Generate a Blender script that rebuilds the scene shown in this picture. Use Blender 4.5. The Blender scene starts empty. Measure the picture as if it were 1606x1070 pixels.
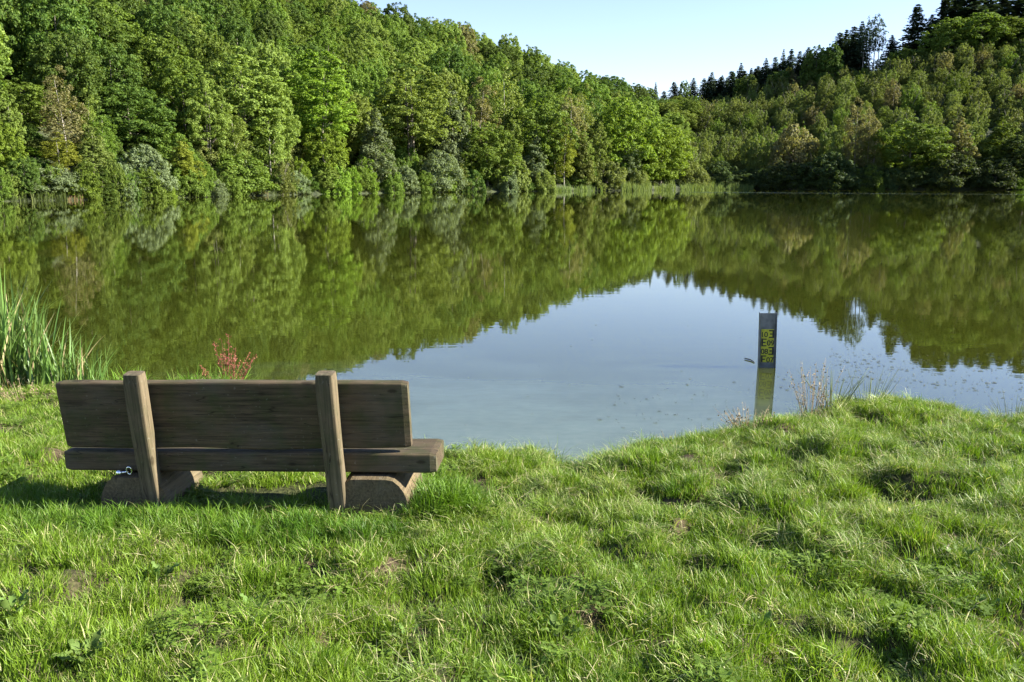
import bpy, bmesh, math, random
import numpy as np
from mathutils import Vector, Matrix

SC = bpy.context.scene
COL = SC.collection
R = math.radians
rng = np.random.default_rng(7)
random.seed(7)

# ---------------------------------------------------------------- camera, sky, sun, exposure
FPX, TH = 1350.0, R(10.53)
CAMZ = 2.2
cam_d = bpy.data.cameras.new('camera')
cam_d.sensor_width = 36.0
cam_d.lens = FPX / 1606 * 36
cam_d.clip_end = 6000
cam_o = bpy.data.objects.new('camera', cam_d)
COL.objects.link(cam_o)
cam_o.location = (0, 0, CAMZ)
cam_o.rotation_euler = (R(90) - TH, 0, 0)
SC.camera = cam_o

SUN_AZ, SUN_EL = R(92.5), R(29)
world = bpy.data.worlds.new('World')
SC.world = world
world.use_nodes = True
wn, wl = world.node_tree.nodes, world.node_tree.links
sky = wn.new('ShaderNodeTexSky')
sky.sky_type = 'NISHITA'
sky.sun_disc = False
sky.sun_elevation = SUN_EL
sky.sun_rotation = SUN_AZ
sky.air_density = 1.0
sky.dust_density = 0.0
sky.ozone_density = 1.6
wn['Background'].inputs['Strength'].default_value = 0.066
tint = wn.new('ShaderNodeMix'); tint.data_type = 'RGBA'; tint.blend_type = 'MULTIPLY'; tint.inputs[0].default_value = 1
tint.inputs[7].default_value = (1.01, .945, 1.09, 1)
wl.new(sky.outputs[0], tint.inputs[6]); wl.new(tint.outputs[2], wn['Background'].inputs['Color'])

sun_d = bpy.data.lights.new('sun', 'SUN')
sun_d.energy = 5.0
sun_d.angle = R(0.53)
sun_d.color = (1.0, 0.95, 0.84)
sun_o = bpy.data.objects.new('sun', sun_d)
COL.objects.link(sun_o)
SUN_DIR = Vector((math.sin(SUN_AZ) * math.cos(SUN_EL), math.cos(SUN_AZ) * math.cos(SUN_EL), math.sin(SUN_EL)))
sun_o.rotation_euler = SUN_DIR.to_track_quat('Z', 'Y').to_euler()
sun_o.location = (60, 20, 60)

SC.view_settings.view_transform = 'Standard'
SC.view_settings.look = 'None'
SC.view_settings.gamma = 1.0
SC.view_settings.exposure = 2.0
SC.view_settings.use_curve_mapping = False
SC.render.engine = 'CYCLES'
SC.cycles.max_bounces = 6
SC.cycles.diffuse_bounces = 3
SC.cycles.transmission_bounces = 3
SC.cycles.transparent_max_bounces = 4
SC.cycles.caustics_reflective = False
SC.cycles.caustics_refractive = False

# ---------------------------------------------------------------- helpers
def ray(px, py):
    return np.array([(px - 803) / FPX, math.cos(TH) + math.sin(TH) * (535 - py) / FPX,
                     -math.sin(TH) + math.cos(TH) * (535 - py) / FPX])
def at_z(px, py, z):
    v = ray(px, py); return np.array([0, 0, CAMZ]) + v * (z - CAMZ) / v[2]
def at_y(px, py, y):
    v = ray(px, py); return np.array([0, 0, CAMZ]) + v * y / v[1]

def tag(o, label=None, cat=None, group=None, kind=None):
    if label: o['label'] = label
    if cat: o['category'] = cat
    if group: o['group'] = group
    if kind: o['kind'] = kind
    return o

def link(name, me, parent=None, mat=None):
    o = bpy.data.objects.new(name, me)
    COL.objects.link(o)
    if parent is not None: o.parent = parent
    if mat is not None and me is not None:
        if len(me.materials) == 0: me.materials.append(mat)
    return o

def empty(name, loc, rz=0.0):
    o = bpy.data.objects.new(name, None)
    COL.objects.link(o)
    o.location = loc
    o.rotation_euler = (0, 0, rz)
    o.empty_display_size = 0.2
    return o

def mesh_np(name, V, F, smooth=False):
    """V (n,3) float; F list of lists or (m,k) int array."""
    me = bpy.data.meshes.new(name)
    if isinstance(F, np.ndarray):
        m, k = F.shape
        me.vertices.add(len(V)); me.vertices.foreach_set('co', np.asarray(V, dtype=np.float32).ravel())
        me.loops.add(m * k); me.loops.foreach_set('vertex_index', F.astype(np.int32).ravel())
        me.polygons.add(m); me.polygons.foreach_set('loop_start', np.arange(0, m * k, k, dtype=np.int32))
        me.update(calc_edges=True); me.validate()
    else:
        me.from_pydata([tuple(v) for v in V], [], F); me.update()
    if smooth:
        me.polygons.foreach_set('use_smooth', np.ones(len(me.polygons), dtype=bool))
    return me

class MB:
    def __init__(s): s.v, s.f = [], []
    def add(s, V, F):
        n = len(s.v); s.v += [tuple(map(float, p)) for p in V]; s.f += [[i + n for i in q] for q in F]
    def tube(s, pts, rad, n=7, cap=True):
        pts = [np.array(p, float) for p in pts]; V, F = [], []
        for i, p in enumerate(pts):
            t = pts[min(i + 1, len(pts) - 1)] - pts[max(i - 1, 0)]; t = t / (np.linalg.norm(t) + 1e-9)
            a = np.cross(t, [0.31, 0.9, 0.2]); a /= np.linalg.norm(a) + 1e-9; b = np.cross(t, a)
            for k in range(n):
                g = 2 * math.pi * k / n; V.append(p + rad[i] * (math.cos(g) * a + math.sin(g) * b))
        for i in range(len(pts) - 1):
            for k in range(n):
                F.append([i * n + k, i * n + (k + 1) % n, (i + 1) * n + (k + 1) % n, (i + 1) * n + k])
        if cap:
            F.append(list(range(n))[::-1]); F.append([(len(pts) - 1) * n + k for k in range(n)])
        s.add(V, F)
    def box(s, lo, hi):
        x0, y0, z0 = lo; x1, y1, z1 = hi
        s.add([(x0, y0, z0), (x1, y0, z0), (x1, y1, z0), (x0, y1, z0), (x0, y0, z1), (x1, y0, z1), (x1, y1, z1), (x0, y1, z1)],
              [[0, 3, 2, 1], [4, 5, 6, 7], [0, 1, 5, 4], [1, 2, 6, 5], [2, 3, 7, 6], [3, 0, 4, 7]])
    def mesh(s, name, smooth=False): return mesh_np(name, s.v, s.f, smooth)

_NP = [(rng.uniform(0, 6.28, 3), rng.normal(0, 1, 2)) for _ in range(14)]
def noise2(x, y, sc, seed=0):
    """smooth pseudo noise in about -1..1"""
    r = np.random.default_rng(seed); o = np.zeros_like(np.asarray(x, float))
    for k in range(9):
        a = r.uniform(0, 6.283); f = r.uniform(.5, 1.6) / sc; ph = r.uniform(0, 6.283)
        o = o + np.sin((x * math.cos(a) + y * math.sin(a)) * f * 6.283 + ph)
    return o / 3.6

# ---------------------------------------------------------------- materials
def new_mat(name):
    m = bpy.data.materials.new(name); m.use_nodes = True
    return m, m.node_tree.nodes, m.node_tree.links, m.node_tree.nodes['Principled BSDF']
def N(nodes, t, **kw):
    n = nodes.new(t)
    for k, v in kw.items():
        if hasattr(n, k): setattr(n, k, v)
    return n
def ramp(nodes, stops):
    n = nodes.new('ShaderNodeValToRGB'); e = n.color_ramp.elements
    while len(e) > 1: e.remove(e[0])
    e[0].position, e[0].color = stops[0][0], (*stops[0][1], 1)
    for p, c in stops[1:]:
        k = e.new(p); k.color = (*c, 1)
    return n
def mix(nodes, links, fac, a, b, mode='MIX'):
    n = nodes.new('ShaderNodeMix'); n.data_type = 'RGBA'; n.blend_type = mode
    for sock, v in ((n.inputs[0], fac), (n.inputs[6], a), (n.inputs[7], b)):
        if hasattr(v, 'node'): links.new(v, sock)
        elif isinstance(v, tuple): sock.default_value = (*v, 1)
        else: sock.default_value = v
    return n.outputs[2]
def math_n(nodes, links, op, a, b=0.0, clamp=False):
    n = nodes.new('ShaderNodeMath'); n.operation = op; n.use_clamp = clamp
    for i, v in enumerate((a, b)):
        if hasattr(v, 'node'): links.new(v, n.inputs[i])
        else: n.inputs[i].default_value = v
    return n.outputs[0]

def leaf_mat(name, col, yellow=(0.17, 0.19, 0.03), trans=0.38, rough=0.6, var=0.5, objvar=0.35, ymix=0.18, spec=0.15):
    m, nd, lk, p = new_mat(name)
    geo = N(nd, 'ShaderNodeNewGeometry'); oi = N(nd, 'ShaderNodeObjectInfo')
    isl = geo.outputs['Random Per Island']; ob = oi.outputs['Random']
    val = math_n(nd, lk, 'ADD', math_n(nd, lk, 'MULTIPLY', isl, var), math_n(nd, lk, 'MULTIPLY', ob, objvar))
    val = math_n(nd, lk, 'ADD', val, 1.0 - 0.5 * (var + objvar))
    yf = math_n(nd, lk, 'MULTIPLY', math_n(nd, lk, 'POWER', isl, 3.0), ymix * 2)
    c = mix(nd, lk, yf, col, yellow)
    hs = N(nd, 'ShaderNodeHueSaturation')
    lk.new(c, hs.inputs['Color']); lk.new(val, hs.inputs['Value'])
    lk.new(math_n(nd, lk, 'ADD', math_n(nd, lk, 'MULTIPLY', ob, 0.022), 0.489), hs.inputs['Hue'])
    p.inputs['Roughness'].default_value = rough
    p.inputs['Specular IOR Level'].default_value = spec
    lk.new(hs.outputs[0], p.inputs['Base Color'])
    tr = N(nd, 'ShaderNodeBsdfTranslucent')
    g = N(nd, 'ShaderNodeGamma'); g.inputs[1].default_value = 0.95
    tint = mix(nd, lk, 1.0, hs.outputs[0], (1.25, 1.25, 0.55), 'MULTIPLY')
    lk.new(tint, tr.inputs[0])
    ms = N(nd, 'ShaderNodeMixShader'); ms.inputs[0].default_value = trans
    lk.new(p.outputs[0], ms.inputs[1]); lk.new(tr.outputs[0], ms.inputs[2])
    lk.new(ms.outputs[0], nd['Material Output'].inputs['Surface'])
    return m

LEAF = {
    'dark':   leaf_mat('leaf_dark', (0.072, 0.126, 0.022)),
    'mid':    leaf_mat('leaf_mid', (0.115, 0.180, 0.026)),
    'light':  leaf_mat('leaf_light', (0.185, 0.255, 0.052)),
    'bright': leaf_mat('leaf_bright', (0.158, 0.245, 0.026)),
    'yellow': leaf_mat('leaf_yellow', (0.215, 0.250, 0.032), ymix=.3),
    'grey':   leaf_mat('leaf_grey', (0.155, 0.200, 0.092), yellow=(.17, .19, .08), ymix=.1),
    'olive':  leaf_mat('leaf_olive', (0.150, 0.185, 0.046)),
    'brown':  leaf_mat('leaf_brown', (0.170, 0.165, 0.065), yellow=(.19, .16, .06)),
    'young':  leaf_mat('leaf_young', (0.122, 0.160, 0.038), objvar=.45),
    'shade':  leaf_mat('leaf_shaded', (0.048, 0.076, 0.024)),  # hill's shade put into a darker leaf colour, for plants on the shaded shore
    'needle': leaf_mat('needle', (0.050, 0.080, 0.042), trans=.18, yellow=(.08, .10, .04)),
}

def bark_mat(name, a, b, sc=6):
    m, nd, lk, p = new_mat(name)
    tc = N(nd, 'ShaderNodeTexCoord'); mp = N(nd, 'ShaderNodeMapping'); mp.inputs['Scale'].default_value = (sc, sc, sc * .25)
    nz = N(nd, 'ShaderNodeTexNoise'); nz.inputs['Scale'].default_value = 1.0; nz.inputs['Detail'].default_value = 5
    lk.new(tc.outputs['Object'], mp.inputs[0]); lk.new(mp.outputs[0], nz.inputs[0])
    r = ramp(nd, [(.35, a), (.65, b)]); lk.new(nz.outputs[0], r.inputs[0]); lk.new(r.outputs[0], p.inputs['Base Color'])
    p.inputs['Roughness'].default_value = .85
    return m
BARK = bark_mat('bark', (.09, .075, .055), (.22, .19, .145))
PALE_BARK = bark_mat('pale_bark', (.15, .135, .11), (.34, .31, .26))

def wood_mat(name, dark, light, moss, moss_amt=.4, axis='X', lichen=0.0):
    m, nd, lk, p = new_mat(name)
    tc = N(nd, 'ShaderNodeTexCoord')
    def noise(scale, det=6, ro=.6):
        mp = N(nd, 'ShaderNodeMapping'); mp.inputs['Scale'].default_value = scale
        nz = N(nd, 'ShaderNodeTexNoise'); nz.inputs['Scale'].default_value = 1; nz.inputs['Detail'].default_value = det; nz.inputs['Roughness'].default_value = ro
        lk.new(tc.outputs['Object'], mp.inputs[0]); lk.new(mp.outputs[0], nz.inputs[0]); return nz.outputs[0]
    def ax(l, c): return {'X': (l, c, c), 'Y': (c, l, c), 'Z': (c, c, l)}[axis]
    grain = noise(ax(3.0, 70)); broad = noise(ax(1.5, 9)); blot = noise((7, 7, 7))
    r1 = ramp(nd, [(.3, dark), (.72, light)]); 
    g = math_n(nd, lk, 'ADD', math_n(nd, lk, 'MULTIPLY', grain, .65), math_n(nd, lk, 'MULTIPLY', broad, .35))
    lk.new(g, r1.inputs[0])
    mf = ramp(nd, [(.45, (0, 0, 0)), (.68, (1, 1, 1))]); lk.new(blot, mf.inputs[0])
    c = mix(nd, lk, math_n(nd, lk, 'MULTIPLY', mf.outputs[0], moss_amt), r1.outputs[0], moss)
    ck = noise(ax(1.2, 32), 3, .5)
    cr = ramp(nd, [(.492, (1, 1, 1)), (.5, (.35, .32, .3)), (.508, (1, 1, 1))]); lk.new(ck, cr.inputs[0])
    c = mix(nd, lk, .75, c, cr.outputs[0], 'MULTIPLY')
    wth = noise(ax(2.2, 5), 4); wr = ramp(nd, [(.5, (0, 0, 0)), (.72, (1, 1, 1))]); lk.new(wth, wr.inputs[0])
    c = mix(nd, lk, math_n(nd, lk, 'MULTIPLY', wr.outputs[0], .45), c, tuple(.5 * a + .5 * sum(light) / 3 for a in light))
    vo = N(nd, 'ShaderNodeTexVoronoi'); vo.inputs['Scale'].default_value = 1.0; vm = N(nd, 'ShaderNodeMapping'); vm.inputs['Scale'].default_value = ax(3.2, 7.5)
    lk.new(tc.outputs['Object'], vm.inputs[0]); lk.new(vm.outputs[0], vo.inputs['Vector'])
    kr = ramp(nd, [(0, (.25, .2, .16)), (.09, (.4, .34, .28)), (.13, (1, 1, 1))]); lk.new(vo.outputs['Distance'], kr.inputs[0])
    c = mix(nd, lk, .8, c, kr.outputs[0], 'MULTIPLY')
    sp2 = noise(ax(.9, 17), 2, .4); s2 = ramp(nd, [(.494, (1, 1, 1)), (.5, (.12, .1, .09)), (.506, (1, 1, 1))]); lk.new(sp2, s2.inputs[0])
    c = mix(nd, lk, .8, c, s2.outputs[0], 'MULTIPLY')
    if lichen:
        ln = noise((45, 45, 45), 2); lr = ramp(nd, [(.66, (0, 0, 0)), (.72, (1, 1, 1))]); lk.new(ln, lr.inputs[0])
        c = mix(nd, lk, math_n(nd, lk, 'MULTIPLY', lr.outputs[0], lichen), c, (.38, .38, .33))
    lk.new(c, p.inputs['Base Color']); p.inputs['Roughness'].default_value = .8; p.inputs['Specular IOR Level'].default_value = .25
    bp = N(nd, 'ShaderNodeBump'); bp.inputs['Strength'].default_value = .55; bp.inputs['Distance'].default_value = .006
    hb = math_n(nd, lk, 'ADD', g, math_n(nd, lk, 'MULTIPLY', cr.outputs[0], .5))
    lk.new(hb, bp.inputs['Height']); lk.new(bp.outputs[0], p.inputs['Normal'])
    return m

# ---------------------------------------------------------------- terrain
SHORE = np.array([(-200, 60), (-60, 24), (-20, 12), (-9, 9.3), (-6.5, 8.9), (-4.9, 8.3), (-4.3, 8.1), (-3.4, 8.0), (-2.7, 8.1), (-2.2, 7.6), (-1.6, 6.8), (-.6, 6.1),
                  (-.2, 6.3), (.2, 6.25), (.5, 6.1), (.95, 6.35), (1.5, 6.6), (2.05, 7.1), (2.7, 7.4), (3.35, 7.85), (3.62, 7.8), (3.88, 7.1), (4.2, 7.2), (5, 7.8),
                  (7, 8.4), (12, 9.2), (30, 12), (80, 18), (200, 40)])
def shore_y(x):
    return np.interp(x, SHORE[:, 0], SHORE[:, 1])
def ss(t): t = np.clip(t, 0, 1); return t * t * (3 - 2 * t)
HOLLOW = [(*at_z(px, py, .42)[:2], r_, d_) for px, py, r_, d_ in [(1450, 765, .22, .12), (1385, 750, .14, .08), (1300, 772, .16, .09), (1550, 715, .16, .09), (930, 690, .14, .08), (760, 745, .22, .09),
    (900, 800, .16, .07), (1150, 720, .14, .07), (1440, 862, .12, .07), (1560, 955, .22, .09), (1000, 875, .16, .07), (810, 905, .15, .06), (300, 940, .16, .08), (150, 770, .2, .07), (700, 930, .14, .06), (440, 925, .12, .06),
    (1330, 920, .12, .06), (1180, 830, .15, .06), (60, 900, .14, .07), (560, 1000, .12, .05), (1090, 770, .16, .07), (1010, 740, .12, .06), (850, 1020, .14, .05), (1290, 1010, .14, .06), (230, 1030, .12, .06)]]
HUMMOCK = [(*at_z(px, py, .42)[:2], r_, d_) for px, py, r_, d_ in [(800, 700, .16, .08), (1240, 645, .25, .06), (1430, 625, .3, .05), (1340, 690, .2, .07), (1500, 680, .2, .06), (980, 700, .2, .05), (1400, 735, .16, .06), (1310, 735, .14, .06), (1490, 745, .15, .06), (1080, 700, .2, .05), (870, 735, .16, .05), (690, 790, .12, .05), (1210, 770, .16, .05), (1560, 780, .2, .05)]]
def bank_z(x, y):
    d = shore_y(x) - y
    z = .25 * ss(d / .35) + .07 * ss(d / 2.2) + .20 * np.clip((d - 1.5) / 5, 0, 1.6)
    z = np.where(d < 0, -.5 * ss(-d / 1.5), z)
    amp = ss(d / .5)
    z = z + amp * (.035 * noise2(x, y, 1.1, 3) + .034 * noise2(x, y, .5, 4) + .02 * noise2(x, y, .27, 5))
    bw = np.exp(-(np.clip(np.abs(x + 1.5) - 1.15, 0, 9) / .35) ** 2 - (np.clip(np.abs(y - 4.75) - .35, 0, 9) / .3) ** 2)
    z = z * (1 - bw) + bw * (.343 + .012 * noise2(x, y, .35, 4))      # the bench stands on a levelled spot
    for hx, hy, hr, hd in HOLLOW + [(a, b, c, -d) for a, b, c, d in HUMMOCK]:
        z = z - hd * amp * np.exp(-(((x - hx) / (hr * 1.5)) ** 2 + ((y - hy) / hr) ** 2))
    return z

# far side: s = x / y (tangent of the bearing), distances in metres along y
_PX = np.array([-500, 0, 110, 300, 500, 700, 900, 1000, 1060, 1120, 1180, 1300, 1450, 1606, 1800, 2100, 2600, 3300])
_SY = np.array([62, 96, 102, 119, 149, 175, 196, 208, 226, 238, 240, 228, 224, 222, 205, 165, 112, 78])
_RX = np.array([-500, 0, 300, 570, 800, 1000, 1060, 1130, 1300, 1450, 1606, 2000, 2600, 3300])
_RY = np.array([190, 235, 270, 292, 312, 325, 380, 372, 335, 325, 320, 275, 205, 160])
_RT = np.array([-330, -170, -80, -5, 68, 133, 142, 132, 92, 62, 25, -70, -240, -330])   # row of the tree tops along the ridge
_TH = np.array([15, 15, 15, 15, 14, 13, 12, 10, 9, 9, 9, 9, 9, 9])
def px2s(px): return (px - 803) / FPX / 1.0171
def far_z(s, y):
    px = s * FPX * 1.0171 + 803
    sy = np.interp(px, _PX, _SY); ry = np.interp(px, _RX, _RY)
    tan_el = (284 - np.interp(px, _RX, _RT)) / FPX * .97
    hr = CAMZ + ry * tan_el - np.interp(px, _RX, _TH)
    t = (y - sy) / (ry - sy)
    x = s * y
    f = np.where(t < 0, -.03 * np.clip(-t * 20, 0, 1), np.where(t < 1, t ** .92, 1 + .12 * ss((t - 1) * .7) - .25 * np.clip(t - 1.4, 0, 4)))
    z = hr * f
    z = z + np.where(t > 0, np.clip(t, 0, .5) * 2 * (2.2 * noise2(x, y, 62, 11) + .8 * noise2(x, y, 25, 12)), 0)
    return np.where(t > 0, np.maximum(z + .25 * np.clip(t * 20, 0, 1), -1.3), z)

def ground_mat():
    m, nd, lk, p = new_mat('ground')
    tc = N(nd, 'ShaderNodeTexCoord')
    a = N(nd, 'ShaderNodeTexNoise'); a.inputs['Scale'].default_value = 1.3; a.inputs['Detail'].default_value = 6
    b = N(nd, 'ShaderNodeTexNoise'); b.inputs['Scale'].default_value = 38; b.inputs['Detail'].default_value = 6
    lk.new(tc.outputs['Object'], a.inputs[0]); lk.new(tc.outputs['Object'], b.inputs[0])
    soil = ramp(nd, [(.3, (.030, .022, .014)), (.7, (.105, .076, .048))]); lk.new(b.outputs[0], soil.inputs[0])
    grn = ramp(nd, [(.3, (.018, .028, .007)), (.7, (.05, .07, .018))]); lk.new(b.outputs[0], grn.inputs[0])
    f = ramp(nd, [(.42, (0, 0, 0)), (.58, (1, 1, 1))]); lk.new(a.outputs[0], f.inputs[0])
    lk.new(mix(nd, lk, math_n(nd, lk, 'MULTIPLY', f.outputs[0], .7), soil.outputs[0], grn.outputs[0]), p.inputs['Base Color'])
    p.inputs['Roughness'].default_value = .95; p.inputs['Specular IOR Level'].default_value = .1
    bp = N(nd, 'ShaderNodeBump'); bp.inputs['Strength'].default_value = .6; bp.inputs['Distance'].default_value = .03
    lk.new(b.outputs[0], bp.inputs['Height']); lk.new(bp.outputs[0], p.inputs['Normal'])
    return m
def grid_mesh(name, X, Y, Z):
    ny, nx = X.shape
    V = np.stack([X, Y, Z], -1).reshape(-1, 3)
    i = np.arange(ny - 1)[:, None] * nx + np.arange(nx - 1)[None, :]
    F = np.stack([i, i + 1, i + nx + 1, i + nx], -1).reshape(-1, 4)
    return mesh_np(name, V, F, True)

GROUND = ground_mat()
xs = np.concatenate([np.linspace(-150, -16, 28), np.linspace(-14, -7.1, 24), np.arange(-7, 7.01, .07), np.linspace(7.1, 14, 24), np.linspace(16, 150, 28)])
ys = np.concatenate([np.linspace(-150, -6, 30), np.linspace(-5, 1.4, 18), np.arange(1.5, 10.01, .07), np.linspace(10.3, 30, 26)])
GX, GY = np.meshgrid(xs, ys)
tag(link('ground', grid_mesh('ground', GX, GY, bank_z(GX, GY)), mat=GROUND), 'grassy bank sloping down to the lake', kind='structure')

floor_m, nd, lk, p = new_mat('forest_floor')
nz = N(nd, 'ShaderNodeTexNoise'); nz.inputs['Scale'].default_value = .35; nz.inputs['Detail'].default_value = 6
tc = N(nd, 'ShaderNodeTexCoord'); lk.new(tc.outputs['Object'], nz.inputs[0])
rp = ramp(nd, [(.35, (.022, .03, .010)), (.65, (.05, .062, .02))]); lk.new(nz.outputs[0], rp.inputs[0]); lk.new(rp.outputs[0], p.inputs['Base Color'])
p.inputs['Roughness'].default_value = 1
ss_ = np.linspace(-2.2, 2.6, 170); yy_ = np.concatenate([np.linspace(50, 420, 110), np.linspace(435, 900, 14)])
S2, Y2 = np.meshgrid(ss_, yy_)
tag(link('hillside', grid_mesh('hillside', S2 * Y2, Y2, far_z(S2, Y2)), mat=floor_m), 'wooded hills closing in the lake', kind='structure')
me = mesh_np('terrain', np.array([(-5000, -5000, -1.5), (5000, -5000, -1.5), (5000, 5000, -1.5), (-5000, 5000, -1.5)]), np.array([[0, 1, 2, 3]]))
tag(link('terrain', me, mat=floor_m), 'land reaching to the horizon', kind='structure')

# ---------------------------------------------------------------- water
def water_mat():
    m, nd, lk, p = new_mat('water')
    tc = N(nd, 'ShaderNodeTexCoord'); pos = tc.outputs['Object']
    sep = N(nd, 'ShaderNodeSeparateXYZ'); lk.new(pos, sep.inputs[0])
    x, y = sep.outputs[0], sep.outputs[1]
    # silty shallows off the bank in front of the bench
    dx = math_n(nd, lk, 'DIVIDE', math_n(nd, lk, 'ADD', x, .3), 5.5)
    dy = math_n(nd, lk, 'DIVIDE', math_n(nd, lk, 'ADD', y, -5.8), 5.2)
    rr = math_n(nd, lk, 'SQRT', math_n(nd, lk, 'ADD', math_n(nd, lk, 'MULTIPLY', dx, dx), math_n(nd, lk, 'MULTIPLY', dy, dy)))
    n1 = N(nd, 'ShaderNodeTexNoise'); n1.inputs['Scale'].default_value = .9; n1.inputs['Detail'].default_value = 7; n1.inputs['Roughness'].default_value = .6
    mp = N(nd, 'ShaderNodeMapping'); mp.inputs['Scale'].default_value = (.8, 1.8, 1); lk.new(pos, mp.inputs[0]); lk.new(mp.outputs[0], n1.inputs[0])
    rr = math_n(nd, lk, 'ADD', rr, math_n(nd, lk, 'MULTIPLY', math_n(nd, lk, 'ADD', n1.outputs[0], -.5), .8))
    sh = ramp(nd, [(0, (1, 1, 1)), (.45, (.62, .62, .62)), (.8, (.16, .16, .16)), (1.0, (0, 0, 0))]); lk.new(rr, sh.inputs[0])
    n2 = N(nd, 'ShaderNodeTexNoise'); n2.inputs['Scale'].default_value = 7; n2.inputs['Detail'].default_value = 8; n2.inputs['Roughness'].default_value = .7
    lk.new(mp.outputs[0], n2.inputs[0])
    silt = ramp(nd, [(.3, (.075, .105, .075)), (.7, (.118, .146, .108))]); lk.new(n2.outputs[0], silt.inputs[0])
    c = mix(nd, lk, sh.outputs[0], (.030, .036, .0045), silt.outputs[0])
    lk.new(c, p.inputs['Base Color'])
    p.inputs['Roughness'].default_value = 0.006
    p.subsurface_method = 'BURLEY'; p.inputs['Subsurface Weight'].default_value = 1.0; p.inputs['Subsurface Radius'].default_value = (1, 1, 1); p.inputs['Subsurface Scale'].default_value = .5
    p.inputs['IOR'].default_value = 1.47
    # ripples: fine, long crested; calm water with a ruffled lane towards the far end
    m1 = N(nd, 'ShaderNodeMapping'); m1.inputs['Scale'].default_value = (1.1, 3.4, 1); lk.new(pos, m1.inputs[0])
    w1 = N(nd, 'ShaderNodeTexNoise'); w1.inputs['Scale'].default_value = 1.6; w1.inputs['Detail'].default_value = 3; lk.new(m1.outputs[0], w1.inputs[0])
    m2 = N(nd, 'ShaderNodeMapping'); m2.inputs['Scale'].default_value = (.12, .35, 1); lk.new(pos, m2.inputs[0])
    w2 = N(nd, 'ShaderNodeTexNoise'); w2.inputs['Scale'].default_value = 1.0; w2.inputs['Detail'].default_value = 4; lk.new(m2.outputs[0], w2.inputs[0])
    # lane: |y - (178 - .30*(x-40))| < 5 and x > 36
    ln = math_n(nd, lk, 'ADD', y, math_n(nd, lk, 'MULTIPLY', math_n(nd, lk, 'ADD', x, -40), .62))
    ln = math_n(nd, lk, 'ABSOLUTE', math_n(nd, lk, 'ADD', ln, -172))
    lane = math_n(nd, lk, 'MULTIPLY', math_n(nd, lk, 'SUBTRACT', 1.0, math_n(nd, lk, 'DIVIDE', ln, 7.0), True),
                  math_n(nd, lk, 'MULTIPLY', math_n(nd, lk, 'ADD', x, -32), .2, True))
    w3 = N(nd, 'ShaderNodeTexNoise'); w3.inputs['Scale'].default_value = 7.0; w3.inputs['Detail'].default_value = 3; lk.new(pos, w3.inputs[0])
    h = math_n(nd, lk, 'ADD', math_n(nd, lk, 'MULTIPLY', w1.outputs[0], .0004), math_n(nd, lk, 'MULTIPLY', w2.outputs[0], .0016))
    h = math_n(nd, lk, 'ADD', h, math_n(nd, lk, 'MULTIPLY', math_n(nd, lk, 'MULTIPLY', w3.outputs[0], lane), .075))
    bp = N(nd, 'ShaderNodeBump'); bp.inputs['Strength'].default_value = 1; bp.inputs['Distance'].default_value = 1.0
    lk.new(h, bp.inputs['Height']); lk.new(bp.outputs[0], p.inputs['Normal'])
    return m
me = mesh_np('lake_water', np.array([(-700, 4.5, 0), (700, 4.5, 0), (700, 420, 0), (-700, 420, 0)]), np.array([[0, 1, 2, 3]]))
tag(link('lake_water', me, mat=water_mat()), 'calm olive green lake mirroring the woods', kind='structure')

# ---------------------------------------------------------------- trees
def norm(v): return v / (np.linalg.norm(v, axis=-1, keepdims=True) + 1e-9)
def cards(pos, nrm, size, r, aspect=1.35):
    n = len(pos)
    t = norm(np.cross(nrm, norm(r.normal(size=(n, 3)))))
    b = np.cross(nrm, t)
    s = (size * r.uniform(.65, 1.35, n))[:, None]
    V = np.stack([pos - t * s * aspect * .5, pos - b * s * .42 + nrm * s * .08, pos + t * s * aspect * .5, pos + b * s * .42 + nrm * s * .08], 1).reshape(-1, 3)
    return V
def crown(name, H, Rr, prof, nb, lpb, leaf, seed, flat=.72, rb=(.2, .36), inner=.35, gap=0.0, lean=0.0):
    r = np.random.default_rng(seed)
    ts = np.linspace(0, 1, 60); pr = np.array([prof(t) for t in ts]); cdf = np.cumsum(pr ** 1.4 + .02); cdf /= cdf[-1]
    P, Nn = [], []
    for k in range(nb):
        t = np.interp(r.uniform(), cdf, ts); a = r.uniform(0, 6.283)
        rad = Rr * np.interp(t, ts, pr) * (inner + (1 - inner) * r.uniform() ** .5)
        lob = 1 + .16 * math.sin(3 * a + seed) + .1 * math.sin(5 * a + 2 * seed + 6 * t)
        rad *= lob
        B = Rr * r.uniform(*rb) * (.55 + .45 * np.interp(t, ts, pr))
        c = np.array([rad * math.cos(a) + lean * t, rad * math.sin(a), t * H])
        out = np.array([math.cos(a), math.sin(a), .7 * (t - .35) * 2])
        n = int(lpb * r.uniform(.6, 1.3))
        d = norm(r.normal(size=(n, 3)) + .55 * out + np.array([0, 0, .45]))
        q = c + d * B * (r.uniform(.55, 1.08, n)[:, None]) * np.array([1, 1, flat])
        P.append(q); Nn.append(norm(d * .9 + r.normal(size=(n, 3)) * .55 + np.array([0, 0, .35])))
    P = np.concatenate(P); Nn = np.concatenate(Nn)
    V = cards(P, Nn, leaf, r)
    return mesh_np(name, V, np.arange(len(V)).reshape(-1, 4))

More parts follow.
